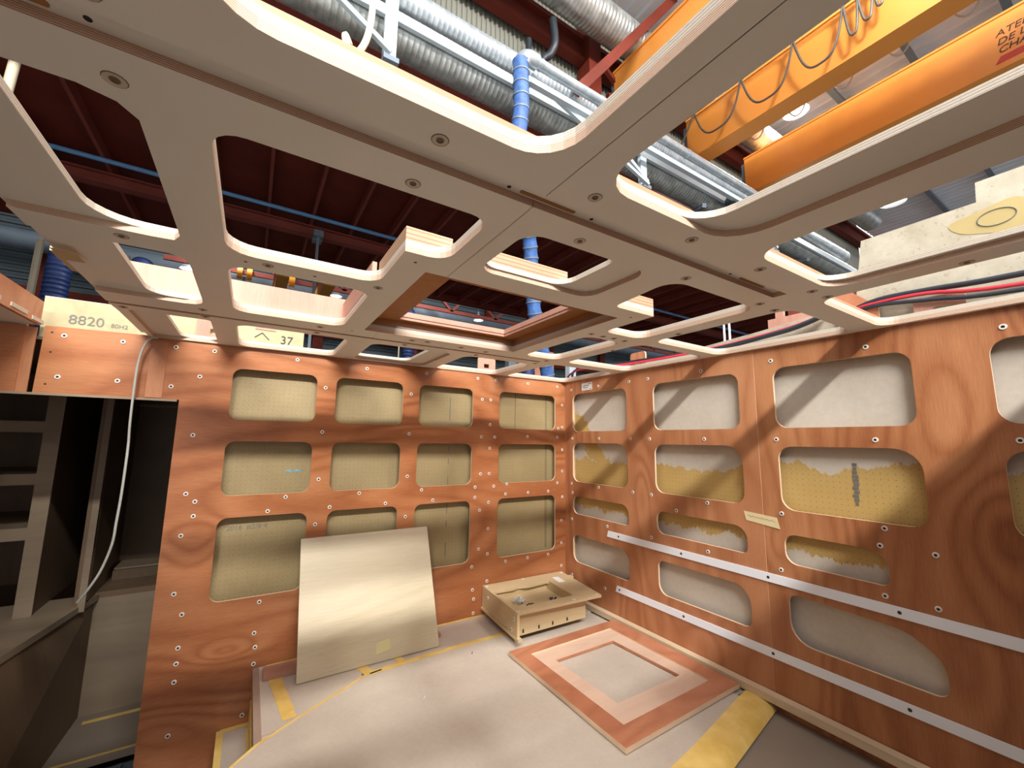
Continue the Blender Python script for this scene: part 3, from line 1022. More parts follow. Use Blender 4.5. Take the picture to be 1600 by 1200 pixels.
hose([(-.57, HY(2.5), HZ(3.06)), (-.545, HY(2.52), HZ(2.7)), (-.50, HY(2.62), HZ(2.3)), (-.16, .3, 3.36), (-.03, .4, 2.75), (.19, .5, 2.23), (.26, .52, 1.9)], .068, HOSE, 'blue ribbed extraction hose hanging from the slim pipe elbow over the skylight', .1, ringmat=GREYST)
hose([(-5.60, 8.75, 5.2), (-5.62, 8.6, 4.9), (-5.63, 8.6, 3.5), (-5.63, 8.6, -.3)], .19, HOSED, 'dark blue hose beyond the left ceiling edge over the stencilled board', .09)
hose([(-4.45, 8.75, 5.2), (-4.45, 8.6, 4.9), (-4.45, 8.6, 3.5), (-4.45, 8.6, -.3)], .19, HOSED, 'dark blue hose seen through the left ceiling opening above pink plywood', .09)
hose([(1.38, 8.75, 5.2), (1.38, 8.6, 4.9), (1.38, 8.6, 3.5), (1.38, 8.6, -.3)], .18, HOSED, 'dark blue hose behind the left wall below the skylight', .09)
hose([(.73, 1.6, 2.75), (.72, 1.6, 2.4), (.70, 1.6, 1.0), (.70, 1.6, -.29)], .09, HOSED, 'short dark blue hose behind the wall corner beside the paler one', .12)
MB().tube([(-3.80, 1.5, 5.14), (-3.86, 1.5, 3.6), (-3.9, 1.5, 2.06)], .03, 10).build('white_pole', CREAM, None, True, label='off-white round pole crossing the top left ceiling opening', category='pole')
MB().tube([(-5.06, 6, 4.43), (-5.07, 6, 3.63), (-5.1, 6, -.3)], .045, 8).build('white_pole', CREAM, None, True, label='off-white upright pole beside the dark blue hose at far left', category='pole')
MB().tube([(-4.1, 6, 4.43), (-4.1, 6, -.3)], .04, 8).build('white_pole', CREAM, None, True, label='off-white pole behind the small left ceiling opening', category='pole')
MB().tube([(1.12, 8.6, 5.2), (1.12, 8.6, -.3)], .02, 8).build('white_pole', CREAM, None, True, label='thin off-white pole beside dark blue hose below the skylight', category='pole')
for k, (x, l) in enumerate(((.8, 'pale steel post, left of two behind the corner ceiling opening'), (1.9, 'pale steel post, right of two behind the corner ceiling opening'))):
    MB().box(x, 2.2, -.3, x + .13, 2.3, 2.95).build('steel_post', GREYST if k == 0 else STEELB, None, label=l, category='post')
MB().box(1.35, 2.4, -.3, 1.75, 2.44, 2.95).build('mahogany_sheet', MAH_F, None, label='upright mahogany sheet between the two steel posts behind the corner', category='panel')
MB().tube(smoothpath([(-1.72, HY(2.6), 4.75), (-1.715, HY(2.6), 4.45), (-1.74, HY(2.6), 4.22), (-1.80, HY(2.6), 4.08), (-1.86, HY(2.6), 4.12), (-1.87, HY(2.6), 4.18), (-1.84, HY(2.6), 4.12)], 6), .022, 10).build('cream_hose', CREAM, None, True, label='cream hose looping in front of the dull duct by the bracket', category='hose')
t = thing('drain_pipe', (.3, HY(3.1), 6.2), 'black drain pipe with a bend in front of the olive corrugated wall', 'pipe')
MB().tube(smoothpath([(.30, HY(3.2), 6.25), (.33, HY(3.2), 5.98), (.30, HY(3.25), 5.85), (.20, HY(3.3), 5.7), (.16, HY(3.3), 5.0)], 5), .045, 12).build('tube', BLACKC, t, True)
MB().tube([(.08, HY(3.35), 6.0), (.06, HY(3.35), 5.0)], .035, 10).build('tube', BLACKC, t, True)
t = thing('black_bellows', (2.2, HY(2.8), 4.8), 'black corrugated bellows at the end of the bright duct by the hull board', 'bellows')
pts = [Vector((2.62 + .02 * k, HY(2.62), HZ(3.0) )) for k in range(17)]
MB().tube(pts, [.05 if k % 2 else .065 for k in range(17)], 14).build('bellows', BLACKC, t, True)

# overhead cranes ------------------------------------------------------
def girder(name, x0, ya, yb, label):
    t_ = thing(name, (x0, ya, HZ(4)), label, 'crane')
    z0, z1 = HZ(4.0), HZ(4.59)
    MB().box(x0, yb, z0, x0 + .27, ya, z1).build('box_girder', ORANGE, t_)
    MB().box(x0 - .02, yb, z1, x0 + .29, ya, z1 + .025).build('top_flange', ORANGE, t_)
    MB().box(x0 + .02, ya, z0 + .1, x0 + .25, ya + .06, z1 - .05).build('end_plate', GREYST, t_)
    return t_


g1 = girder('crane_girder', HX(4.95), .62, -7.0, 'orange crane girder with looped cables hanging along its side')
g2 = girder('crane_girder', HX(6.43), .60, -7.0, 'orange crane girder with dark lettering and a red bar')
g3 = girder('crane_girder', HX(3.49), .62, -7.0, 'orange crane girder beside the large duct, leftmost')
MB().box(HX(4.80), -7, HZ(4.57), HX(4.84), .6, HZ(4.60)).build('cable_track', GREYST, g1)
hang = [.41, -.24, -.83, -1.30, -1.42, -1.54, -1.62]
dep = [.47, .50, .50, .42, .36, .3]
prev = (.9, 5.62)
LOOPM = plain('grey_black_flex', srgb(92, 88, 84), .4)
tc = thing('festoon_cable', (HX(4.82), 0, HZ(4.55)), 'dark flat cable hanging in loops from the track of the orange girder', 'cable')
for k in range(len(hang) - 1):
    a, c_, dp = hang[k], hang[k + 1], dep[k]
    P = []
    wdt = max(abs(c_ - a), .25)
    for j in range(19):
        s_ = j / 18
        y = a + (c_ - a) * s_
        bulge = .10 * math.sin(2 * PI * s_) * 0
        z = HZ(4.55) - dp * (1 - abs(2 * s_ - 1) ** 3.2)
        P.append((HX(4.82), y, z))
    MB().tube(P, .012, 8).build('loop', LOOPM, tc, True)
    MB().box(HX(4.80), a - .025, HZ(4.53), HX(4.84), a + .025, HZ(4.575)).build('trolley', GREYST, tc)
P = [(HX(4.82), .41 + .42 * s_, HZ(4.55) - .6 * s_ ** .8) for s_ in [j / 8 for j in range(9)]]
MB().tube(P, .012, 8).build('loop', LOOPM, tc, True)
tc2 = thing('festoon_cable', (HX(5.5), 0, HZ(4.6)), 'thin grey cable loops hanging behind the orange girder under the roof', 'cable')
for k in range(7):
    a = .15 - .5 * k
    P = [(HX(5.6), a - .34 * s_, HZ(4.62) - .42 * (1 - abs(2 * s_ - 1) ** 2.2)) for s_ in [j / 14 for j in range(15)]]
    MB().tube(P, .009, 6).build('loop', CABLE, tc2, True)
for k, (s_, z) in enumerate((('ATELIER', 5.965), ('DE LA', 5.865), ('CHAINE', 5.77))):
    text(s_, 'lettering', .10, INKR, FACE_MX, (HX(6.43) - .004, -2.085 - .0 * k, z - .03), g2, .002, 0.25)
MB().hexa([(HX(6.43) - .006, -2.06, 5.63), (HX(6.43), -2.06, 5.63), (HX(6.43), -2.9, 5.63), (HX(6.43) - .006, -2.9, 5.63),
           (HX(6.43) - .006, -2.10, 5.70), (HX(6.43), -2.10, 5.70), (HX(6.43), -2.9, 5.70), (HX(6.43) - .006, -2.9, 5.70)]).build('red_bar', REDBAR, g2)
# far crane with hooks
for x, l in ((-2.02, 'ochre girder of the far crane, left of two in the opening above pink plywood'), (-1.235, 'ochre girder of the far crane, right of two in the opening above pink plywood')):
    t = thing('far_crane_girder', (x, 6.9, HZ(2.9)), l, 'crane')
    MB().box(x, 9.35, HZ(2.9), x + .2, 5.65, HZ(3.25)).build('box_girder', ORANGED, t)
    MB().box(x - .03, 9.35, HZ(3.25), x + .23, 5.65, HZ(3.27)).build('top_flange', PINKPLY, t)
t = thing('crane_hook', (-2.6, 8, 5.1), 'orange twin-sheave crane hook block in the opening above pink plywood', 'hook')
for x in (-2.68, -2.50):
    MB().tube([(x - .05, 8, 5.18), (x + .05, 8, 5.18)], .13, 14).build('sheave', ORANGED, t, True)
MB().tube(smoothpath([(-2.59, 8, 5.1), (-2.59, 8, 4.95), (-2.52, 8, 4.88), (-2.55, 8, 4.8), (-2.62, 8, 4.82)], 4), .03, 8).build('hook', BLACKC, t, True)
t = thing('crane_hoist', (-1.7, 8, 5.2), 'small orange hoist drum between the two far crane girders', 'hoist')
MB().tube([(-1.72, 8, 5.2), (-1.6, 8, 5.2)], .12, 14).build('drum', ORANGED, t, True)
MB().box(-1.8, 7.95, 5.3, -1.5, 8.05, 5.36).build('mount', GREYST, t)


# high bay lamps -------------------------------------------------------
def highbay(loc, r, label, power=0, rod=.5, glow=LAMPE, grp=None):
    x, y, z = loc
    t_ = thing('high_bay_lamp', loc, label, 'lamp', grp)
    n = 20
    b_ = MB()
    b_.tube([(x, y, z + r * 1.0), (x, y, z + r * .75), (x, y, z + r * .3), (x, y, z)], [r * .3, r * .45, r * .9, r], n, cap=False)
    b_.build('reflector', GALVL, t_, True)
    MB().tube([(x, y, z + r * .12), (x, y, z + r * .14)], r * .86, n).build('bulb', glow, t_)
    MB().tube([(x, y, z + r), (x, y, z + r + .12)], r * .28, 10).build('ballast', GREYST, t_, True)
    MB().tube([(x, y, z + r + .12), (x, y, z + rod + r)], .008, 6).build('rod', GREYST, t_)
    return t_


highbay((4.66, -.03, 6.76), .18, 'round glowing high bay lamp between the two orange crane girders', rod=.16)
highbay((7.8, -.28, 6.16), .2, 'round glowing high bay lamp by the grey roof purlins above hull board', rod=.72)
highbay((-.61, 8.5, 5.2), .15, 'bell shaped lamp at the far hall wall beside the ochre crane girder', rod=2.2)
highbay((3.43, 8.3, 5.2), .15, 'bell shaped lamp hanging in the far hall seen through skylight', rod=2.2)
highbay((-3.66, 8.5, 5.2), .15, 'bell shaped lamp seen through the small left ceiling opening', rod=2.2)
area('high_bay_and_fill_light', (4.66, -.03, 6.72), (4.6, -.05, 0), .3, 90, (1, .96, .9))
area('high_bay_and_fill_light', (7.8, -.28, 6.1), (7.8, -.3, 0), .3, 120, (1, .96, .9))
area('high_bay_and_fill_light', (1.5, 6.9, 6.4), (1.5, 8, 0), .5, 100, (1, .97, .93))  # added fill for the far hall, no fixture at this spot
area('high_bay_and_fill_light', (-3, 7.4, 6.4), (-3, 8.5, 0), .5, 100, (1, .97, .93))  # second far hall fill, also added without a fixture

# hull board on the right above the ceiling ---------------------------
t = thing('hull_board', (.1, -2, 2.05), 'raw off-white hull board with stepped top rising behind the right ceiling openings', 'hull')
MB().v
b = platebm([[(-4.2, 1.9), (-0.35, 1.9), (-.35, 2.12), (-.9, 2.12), (-1.5, 2.16), (-1.948, 2.2), (-1.989, 2.478), (-2.341, 2.485), (-2.345, 2.563), (-4.2, 2.57)]], 'x', .08, .10)
bmobj(b, 'board', [SHELL, PLYW], t)
plate([[(-2.389 + .10 * math.cos(a) * (1.2 + .25 * math.sin(2 * a)), 2.40 + .052 * math.sin(a) * (1.1 + .2 * math.cos(3 * a))) for a in [2 * PI * k / 24 for k in range(24)]]], 'x', .0785, .08, 'resin_stain', [plain('resin_stain', srgb(184, 164, 112), .5, 0, .06), SHELL], t)
b = MB()
P = [(.077, -2.385 + .048 * math.cos(a), 2.405 + .03 * math.sin(a)) for a in [2 * PI * k / 24 for k in range(25)]]
b.tube(P, .0016, 6)
b.build('pencil_circle', INK, t)
# cables lying on the top of the right wall
def cab(P, r, mat, label, name='cable'):
    MB().tube(smoothpath(P, 5), r, 10).build(name, mat, None, True, label=label, category='cable')


cab([(.03, -3.2, 2.10), (.03, -2.425, 2.125), (.04, -2.189, 2.165), (.05, -2.033, 2.172), (.06, -1.95, 2.165), (.10, -1.88, 2.13)], .0075, REDC, 'red cable lying over hull board in the right hand opening')
cab([(.04, -3.2, 2.155), (.045, -2.425, 2.165), (.05, -2.2, 2.18), (.055, -2.03, 2.185), (.07, -1.90, 2.155)], .011, BLACKC, 'black corrugated cable, upper of the pair in right hand opening')
cab([(.03, -3.2, 2.09), (.03, -2.425, 2.105), (.035, -2.2, 2.135), (.045, -2.02, 2.16), (.07, -1.90, 2.14)], .008, BLACKC, 'smooth black cable under the red one in right hand opening')
cab([(.05, -1.85, 2.175), (.04, -1.7, 2.14), (.04, -1.4, 2.115), (.04, -1.1, 2.105)], .008, REDC, 'red cable crossing the middle opening above the right wall')
cab([(.03, -1.85, 2.165), (.03, -1.7, 2.13), (.03, -1.4, 2.102), (.03, -1.15, 2.09)], .011, BLACKC, 'black cable, left of the pair crossing the middle opening on the right')
cab([(.01, -1.85, 2.155), (.01, -1.7, 2.12), (.01, -1.4, 2.10), (.02, -1.15, 2.09)], .010, BLACKC, 'black cable, right of the pair crossing the middle opening on the right')
cab([(.02, -1.15, 2.10), (.0, -.85, 2.10), (-.02, -.6, 2.105), (-.1, -.35, 2.11), (.04, -.05, 2.13), (.2, .2, 2.14)], .008, REDC, 'red cable running into the far corner openings')
cab([(.04, -1.15, 2.11), (.02, -.85, 2.115), (.0, -.6, 2.12), (-.08, -.35, 2.125), (.06, -.05, 2.145), (.25, .2, 2.15)], .010, BLACKC, 'black cable running beside the red one into the corner openings')
# plywood bits seen through the openings above the right wall
t = thing('orange_plate', (-.02, -1.95, 2.1), 'orange mahogany plate in the corner of the right hand opening', 'plate')
plate([rpoly([(-1.885, 2.09, 0), (-1.885, 2.26, 0), (-1.94, 2.25, 0), (-2.03, 2.16, .015), (-2.03, 2.09, 0)])], 'x', .055, .07, 'plate', [MAH_F, PLYW], t)
t = thing('slotted_plate', (.03, -2.2, 2.09), 'small mahogany plate with rounded slot behind the black cables', 'plate')
plate([[(-2.285, 2.06), (-2.14, 2.06), (-2.14, 2.15), (-2.285, 2.15)], rr(-2.245, 2.09, -2.195, 2.108, .008)], 'x', .05, .062, 'plate', [PINKPLY, PLYW], t)
t = thing('handle_plate', (.03, -.74, 2.09), 'rounded mahogany tab with a notch in the opening near the room corner', 'plate')
plate([rpoly([(-.68, 2.09, 0), (-.68, 2.18, .02), (-.81, 2.18, .02), (-.81, 2.09, 0), (-.765, 2.09, 0), (-.765, 2.118, .006), (-.725, 2.118, .006), (-.725, 2.09, 0)])], 'x', .03, .042, 'plate', [MAH_F, PLYW], t)
t = thing('handle_plate', (-.71, .05, 2.09), 'pink plywood tab with a square hole above the left wall near the corner', 'plate')
plate([rr(-.785, 2.05, -.638, 2.178, .012), rr(-.735, 2.105, -.69, 2.135, .004)], 'y', .05, .062, 'plate', [PINKPLY, PLYW], t)
t = thing('handle_plate', (-2.45, .02, 2.09), 'pink plywood tab with a side notch before the yellow board at left', 'plate')
plate([rpoly([(-2.46, 2.05, 0), (-2.46, 2.176, .012), (-2.37, 2.17, .02), (-2.37, 2.13, 0), (-2.40, 2.13, .004), (-2.40, 2.10, .004), (-2.37, 2.10, 0), (-2.37, 2.05, 0)])], 'y', .005, .017, 'plate', [PINKPLY, PLYW], t)
t = thing('white_rods', (.15, -1.3, 2.1), 'pair of short white upright rods above the right wall', 'rods')
MB().tube([(.09, -1.329, 2.12), (.09, -1.329, 2.246)], .006, 8).build('rod', WHITE, t, True)
MB().tube([(.09, -1.36, 2.12), (.09, -1.36, 2.245), (.10, -1.355, 2.27)], .006, 8).build('rod', WHITE, t, True)
t = thing('hinged_batten', (.2, -1.62, 2.2), 'pink wooden batten block at the top of the middle right opening', 'batten')
MB().box(.082, -1.79, 2.15, .098, -1.572, 2.213).box(.082, -1.65, 2.213, .098, -1.61, 2.256).build('batten', PINKPLY, t)
MB().box(.084, -1.78, 2.213, .096, -1.67, 2.25).build('bracket', REDPB, t)

# ================================================================== THE ROOM BEYOND THE DOORWAY
t = thing('low_cabinet', (-3.1, .6, -.1), 'long low cabinet with dull oak front seen through the dark doorway', 'cabinet')
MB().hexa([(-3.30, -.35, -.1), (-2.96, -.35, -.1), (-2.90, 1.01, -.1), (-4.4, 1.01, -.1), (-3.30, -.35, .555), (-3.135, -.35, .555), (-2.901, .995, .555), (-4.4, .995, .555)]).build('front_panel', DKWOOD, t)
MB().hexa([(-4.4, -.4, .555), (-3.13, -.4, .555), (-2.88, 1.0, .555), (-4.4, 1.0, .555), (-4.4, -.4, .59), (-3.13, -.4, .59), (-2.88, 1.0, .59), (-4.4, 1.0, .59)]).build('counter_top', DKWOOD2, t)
t = thing('end_cabinet', (-2.6, 1.2, -.1), 'light oak cabinet front across the end of the dark room', 'cabinet')
MB().box(-2.9, 1.0, -.1, -1.9, 1.03, .565).build('front_panel', DKWOOD2, t)
MB().box(-2.9, 1.0, .565, -1.9, 1.9, .60).build('ledge', DKWOOD, t)
MB().box(-2.88, 1.25, .60, -1.9, 1.28, .66).build('step_strip', DKWOOD, t)
MB().box(-2.88, 1.28, .60, -1.9, 1.9, .67).build('upper_ledge', DKWOOD2, t)
t = thing('shelf_unit', (-3.3, .95, .59), 'dull oak shelving standing on the low cabinet inside the doorway', 'shelves')
MB().box(-3.115, .745, .59, -3.095, 1.9, 1.98).build('side_panel', DKWOOD, t)
MB().box(-3.16, .735, .59, -3.09, .745, 1.98).build('face_post', DKWOOD2, t)
MB().box(-4.3, 1.5, .59, -3.115, 1.52, 1.98).build('back_panel', DKWOOD, t)
for z0, z1 in ((1.573, 1.635), (1.285, 1.345), (.99, 1.055)):
    MB().box(-4.3, .745, z0, -3.12, .765, z1).box(-4.3, .765, z1 - .018, -3.115, 1.5, z1).build('shelf', DKWOOD2, t)
t = thing('upright_stud', (-2.92, .79, .59), 'pale upright stud between the dark panels inside the doorway', 'post')
MB().box(-2.945, .79, .59, -2.925, .86, 1.98).build('face', DKWOOD, t)
MB().box(-2.925, .785, .56, -2.895, .80, 1.98).build('edge', DKWOOD2, t)
MB().box(-2.924, .86, .6, -2.90, 1.5, 1.98).build('partition_panel', DKWOOD, None, label='dark brown partition panel behind the pale stud in the doorway', category='panel')
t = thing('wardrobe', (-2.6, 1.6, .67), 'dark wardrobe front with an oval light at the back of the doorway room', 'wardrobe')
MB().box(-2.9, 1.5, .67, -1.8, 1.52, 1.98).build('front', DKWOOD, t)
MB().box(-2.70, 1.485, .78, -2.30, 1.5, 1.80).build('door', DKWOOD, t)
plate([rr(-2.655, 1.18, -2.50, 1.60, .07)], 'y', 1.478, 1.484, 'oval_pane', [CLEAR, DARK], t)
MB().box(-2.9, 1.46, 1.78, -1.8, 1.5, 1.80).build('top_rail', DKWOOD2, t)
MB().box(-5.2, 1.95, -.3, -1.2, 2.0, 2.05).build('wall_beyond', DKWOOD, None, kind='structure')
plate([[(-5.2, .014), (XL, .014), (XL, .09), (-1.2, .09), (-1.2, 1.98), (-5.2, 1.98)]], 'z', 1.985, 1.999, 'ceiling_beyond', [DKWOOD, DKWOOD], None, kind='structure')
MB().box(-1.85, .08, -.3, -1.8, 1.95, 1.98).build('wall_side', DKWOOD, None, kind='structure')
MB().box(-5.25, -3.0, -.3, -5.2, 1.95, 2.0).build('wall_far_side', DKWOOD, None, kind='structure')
t = thing('floor_board', (-2.6, .7, -.12), 'grey covered floor board edged with yellow tape inside the doorway', 'board')
MB().box(-3.1, .53, -.14, -1.9, 1.0, -.10).build('board', KRAFT, t)  # cover coloured darker than the bed's, standing in for the room's shade
MB().box(-2.86, .90, -.0995, -1.9, .93, -.098).build('tape_strip', TAPE, t)
MB().box(-3.1, .53, -.0995, -1.9, .548, -.098).build('tape_strip', TAPE, t)
t = thing('floor_hatch', (-2.7, .3, -.25), 'open floor hatch with grey rim and dark red well at lower left', 'hatch')
MB().box(-3.2, .1, -.28, -1.9, .52, -.26).build('well', REDP, t)
MB().box(-2.86, .495, -.27, -2.2, .515, -.16).box(-2.62, .2, -.27, -2.60, .5, -.15).build('rim', GREYST, t)
# hanging flex
MB().tube(smoothpath([(-2.60, -.02, 2.045), (-2.628, -.03, 2.035), (-2.650, -.03, 1.98), (-2.66, -.03, 1.90), (-2.662, -.03, 1.807), (-2.659, -.03, 1.625), (-2.654, -.03, 1.505), (-2.654, -.03, 1.301), (-2.658, -.03, 1.173), (-2.662, -.03, 1.075), (-2.686, -.03, .968), (-2.716, -.03, .898), (-2.749, -.03, .84)], 5), .0052, 10).build('hanging_flex', CABLE, None, True, label='grey flexible cable hanging down in front of the dark doorway', category='cable')
MB().box(-2.625, -.0035, 1.75, -2.56, 0, 2.03).build('clear_strip', MAH_B2, None, label='thin clear strip fixed upright beside the hanging grey cable', category='strip')

# ================================================================== BED PLATFORM
ZB = .39
bp_ = thing('bed_platform', (-1.0, -.8, 0), 'covered bed platform of grey-beige board edged with yellow tape under both walls', 'platform')
curve = [(-2.142, -1.0), (-2.142, -.80), (-2.13, -.715), (-2.053, -.638), (-1.902, -.543), (-1.586, -.361), (-1.50, -.347), (-1.421, -.340), (-1.121, -.330), (-.707, -.327), (-.12, -.327)]
front = [(-.12, -1.46), (-.60, -1.56), (-1.02, -1.60), (-1.60, -1.78), (-2.142, -1.95)]
plate([curve + front], 'z', ZB - .012, ZB, 'top_board', [PAPER, TAPE], bp_)
b = MB()
b.box(-2.055, -.78, -.3, -2.035, -.002, ZB - .0125, 0)
b.box(-2.035, -1.4, -.3, -.01, -.0015, ZB - .0122, 0)
b.build('carcass', PAPER, bp_)
MB().box(-2.034, -.328, ZB - .012, -.02, -.002, ZB - .002).box(-2.034, -.58, ZB - .012, -1.60, -.328, ZB - .002).build('back_shelf', PAPER, bp_)
b = MB()
b.box(-2.19, -.45, -.3, -2.056, -.002, .138)
b.box(-2.19, -1.9, -.3, -2.02, -.45, .138)
b.build('step_box', PAPER, bp_)


def ribbon(P, w, name, z, th=.0012, parent=None, mat=TAPE):
    b_ = MB()
    k = len(P)
    for i in range(k):
        p = Vector((P[i][0], P[i][1]))
        d = (Vector(P[min(i + 1, k - 1)][:2]) - Vector(P[max(i - 1, 0)][:2])).normalized()
        nn = Vector((-d.y, d.x)) * w / 2
        wob = 1 + random.uniform(-.12, .12)
        for q in (p - nn, p + nn * wob):
            b_.v.append((q.x, q.y, z))
            b_.v.append((q.x, q.y, z + th))
    for i in range(k - 1):
        a = 4 * i
        b_.face([a + 1, a + 3, a + 7, a + 5])
        b_.face([a, a + 1, a + 5, a + 4])
        b_.face([a + 3, a + 2, a + 6, a + 7])
    return b_.build(name, mat, parent)


def dense(P, n=8):
    out = []
    for a, c_ in zip(P, P[1:]):
        for k in range(n):
            out.append((a[0] + (c_[0] - a[0]) * k / n, a[1] + (c_[1] - a[1]) * k / n))
    out.append(P[-1])
    return out


ribbon(curve[1:7], .012, 'tape_strip', ZB + .0002, parent=bp_)
ribbon(dense([(-1.56, -.352), (-1.421, -.340), (-1.121, -.325), (-.707, -.322), (-.13, -.318)]), .034, 'tape_strip', ZB + .0002, parent=bp_)
ribbon(dense([(-2.0, -.012), (-1.2, -.012), (-.3, -.012)]), .02, 'tape_strip', ZB - .0018, parent=bp_)
ribbon(dense([(-1.985, -.02), (-1.955, -.3), (-1.93, -.53)]), .055, 'tape_strip', ZB - .0016, parent=bp_)
ribbon(dense([(-1.60, -.08), (-1.585, -.26), (-1.56, -.35)]), .05, 'tape_strip', ZB - .0016, parent=bp_)
ribbon(dense([(-1.40, -.2), (-1.385, -.33)]), .04, 'tape_strip', ZB - .0016, parent=bp_)
ribbon(dense([(-2.175, -.015), (-2.06, -.015)], 3), .03, 'tape_strip', .1385, parent=bp_)
ribbon(dense([(-2.177, -.01), (-2.175, -.45)], 3), .028, 'tape_strip', .139, parent=bp_)
ribbon(dense([(-2.062, -.05), (-2.062, -.40)], 3), .014, 'tape_strip', .139, parent=bp_)
# bull-nose of tape along the front edge of the top board
b = MB()
Lf = [(-.06, -1.40)] + [(-.118, -1.425), (-.60, -1.51), (-1.02, -1.57), (-1.60, -1.75), (-2.142, -1.92)]
prof = [(0.0, .0008), (.05, .002), (.085, -.003), (.11, -.016), (.125, -.036)]
Lf = [(-.05, -1.41)] + Lf[2:]
for (x, y) in Lf:
    for dx, dz in prof:
        b.v.append((x + dx * .25, y - dx, ZB + dz))
K = len(prof)
for i in range(len(Lf) - 1):
    for k in range(K - 1):
        b.face([i * K + k, i * K + k + 1, (i + 1) * K + k + 1, (i + 1) * K + k])
b.build('tape_nose', TAPE, bp_, True)
MB().box(-2.14, -3.2, -.3, -.001, -1.35, .345).build('lower_board', KRAFT, bp_)
b = MB()
b.box(-2.0605, -.58, .145, -2.0555, -.02, .25, 0)
b.box(-2.0595, -.58, .31, -2.0555, -.02, .37, 0)
b.build('tape_strip', TAPE, bp_)
MB().box(-2.062, -.64, .365, -2.034, -.002, ZB - .001).build('edge_strip', plain('grey_brown_edge', srgb(160, 136, 120), .5), bp_)
# loose pink ply strip lying behind the leaning panel
MB().box(-2.02, -.165, ZB, -1.10, -.06, ZB + .02).build('plywood_strip', PINKPLY, None, label='loose pink plywood strip on the platform behind the leaning oak panel', category='strip')
# leaning panel
t = thing('leaning_panel', (-1.52, -.27, ZB), 'light oak laminated panel leaning against the left wall on the platform', 'panel')
a = Vector((-1.885, -.274, ZB + .002))
c_ = Vector((-1.153, -.270, ZB + .002))
a2 = Vector((-1.887, -.012, 1.010))
c2 = Vector((-1.157, -.012, 1.010))
nrm = (c_ - a).cross(a2 - a).normalized()
if nrm.y > 0:
    nrm = -nrm
th = -nrm * .012


def lerp2(u, v):
    return a.lerp(c_, u).lerp(a2.lerp(c2, u), v)


MB().hexa([a, c_, c2, a2, a + th, c_ + th, c2 + th, a2 + th]).build('board', OAK, t)
q = [lerp2(u, v) + nrm * .0008 for u, v in ((.515, .055), (.625, .07), (.62, .145), (.52, .135))]
q2 = [p + nrm * .0006 for p in q]
MB().hexa(q + q2).build('note_sticker', plain('yellow_note', srgb(224, 214, 158), .7), t)
# flat frame
t = thing('panel_frame', (-.46, -.98, ZB), 'flat mahogany frame with pale rebated inner border lying on the platform', 'frame')
plate([[(-.866, -1.41), (-.06, -1.393), (-.055, -.563), (-.867, -.566)], [(-.772, -1.312), (-.160, -1.300), (-.166, -.640), (-.775, -.648)]], 'z', ZB + .004, ZB + .025, 'outer_frame', [MAH_F, PLYW], t)
plate([[(-.772, -1.312), (-.160, -1.300), (-.166, -.640), (-.775, -.648)], [(-.678, -1.19), (-.238, -1.188), (-.262, -.755), (-.688, -.757)]], 'z', ZB + .004, ZB + .0175, 'inner_border', [OKUME, MAH_F], t)
plate([[(-.862, -1.406), (-.064, -1.389), (-.059, -.567), (-.863, -.57)], [(-.70, -1.21), (-.22, -1.20), (-.24, -.735), (-.71, -.737)]], 'z', ZB + .0005, ZB + .004, 'backing', [BLACKP, BLACKP], t)
# timber along the right wall
b = MB()
b.box(-.046, -3.2, ZB + .001, -.003, -.06, ZB + .034)
b.build('timber_rail', PINE, None, label='long pale pine rail lying along the foot of the right wall', category='timber')
# tray box in the corner
t = thing('oak_tray', (-.45, -.28, ZB), 'shallow light oak box with a recessed tray standing in the room corner', 'box')
zt = ZB + .187
x0, x1, y0, y1 = -.772, -.138, -.523, -.012
cornA, cornB, cornC, cornD = (-.778, -.512), (-.142, -.54), (-.058, -.022), (-.735, -.004)
rec = rpoly([(-.748, -.445, .004), (-.309, -.452, .004), (-.280, -.152, .004), (-.46, -.160, 0), (-.495, -.150, 0), (-.53, -.140, 0), (-.575, -.152, 0), (-.733, -.142, .004)])
plate([[cornA, cornB, cornC, cornD], rec], 'z', zt - .016, zt, 'top_panel', [OAKBOX, OAKBOX], t)
MB().hexa([(-.778, -.512, zt - .135), (-.762, -.513, zt - .135), (-.719, -.006, zt - .135), (-.735, -.004, zt - .135), (-.778, -.512, zt - .0161), (-.762, -.513, zt - .0161), (-.719, -.006, zt - .0161), (-.735, -.004, zt - .0161)]).build('side_panel', OAKBOX, t)
MB().hexa([(-.785, -.535, zt - .150), (-.757, -.536, zt - .150), (-.715, -.006, zt - .150), (-.745, -.004, zt - .150), (-.785, -.535, zt - .1355), (-.757, -.536, zt - .1355), (-.715, -.006, zt - .1355), (-.745, -.004, zt - .1355)]).build('foot_strip', OAKBOX, t)
MB().box(-.752, -.472, .43, -.22, -.456, zt - .0162).build('front_panel', OAKBOX, t)
MB().hexa([(-.754, -.455, zt - .068), (-.25, -.455, zt - .068), (-.25, -.11, zt - .068), (-.727, -.11, zt - .068), (-.754, -.455, zt - .058), (-.25, -.455, zt - .058), (-.25, -.11, zt - .058), (-.727, -.11, zt - .058)]).build('tray_bottom', OAKBOX, t)
b = MB()
b.box(-.727, -.128, zt - .058, -.25, -.118, zt - .0162)
b.hexa([(-.306, -.455, zt - .058), (-.296, -.455, zt - .058), (-.268, -.13, zt - .058), (-.278, -.13, zt - .058), (-.306, -.455, zt - .0163), (-.296, -.455, zt - .0163), (-.268, -.13, zt - .0163), (-.278, -.13, zt - .0163)])
b.build('tray_side', OAKBOX, t)
MB().box(-.11, -.12, ZB + .0345, -.02, -.08, zt - .0162).build('rear_block', OAKBOX, t)
for x in (-.715, -.60, -.495, -.38):
    MB().box(x, -.4735, .442, x + .01, -.4722, .462).build('finger_slot', DARK, t)
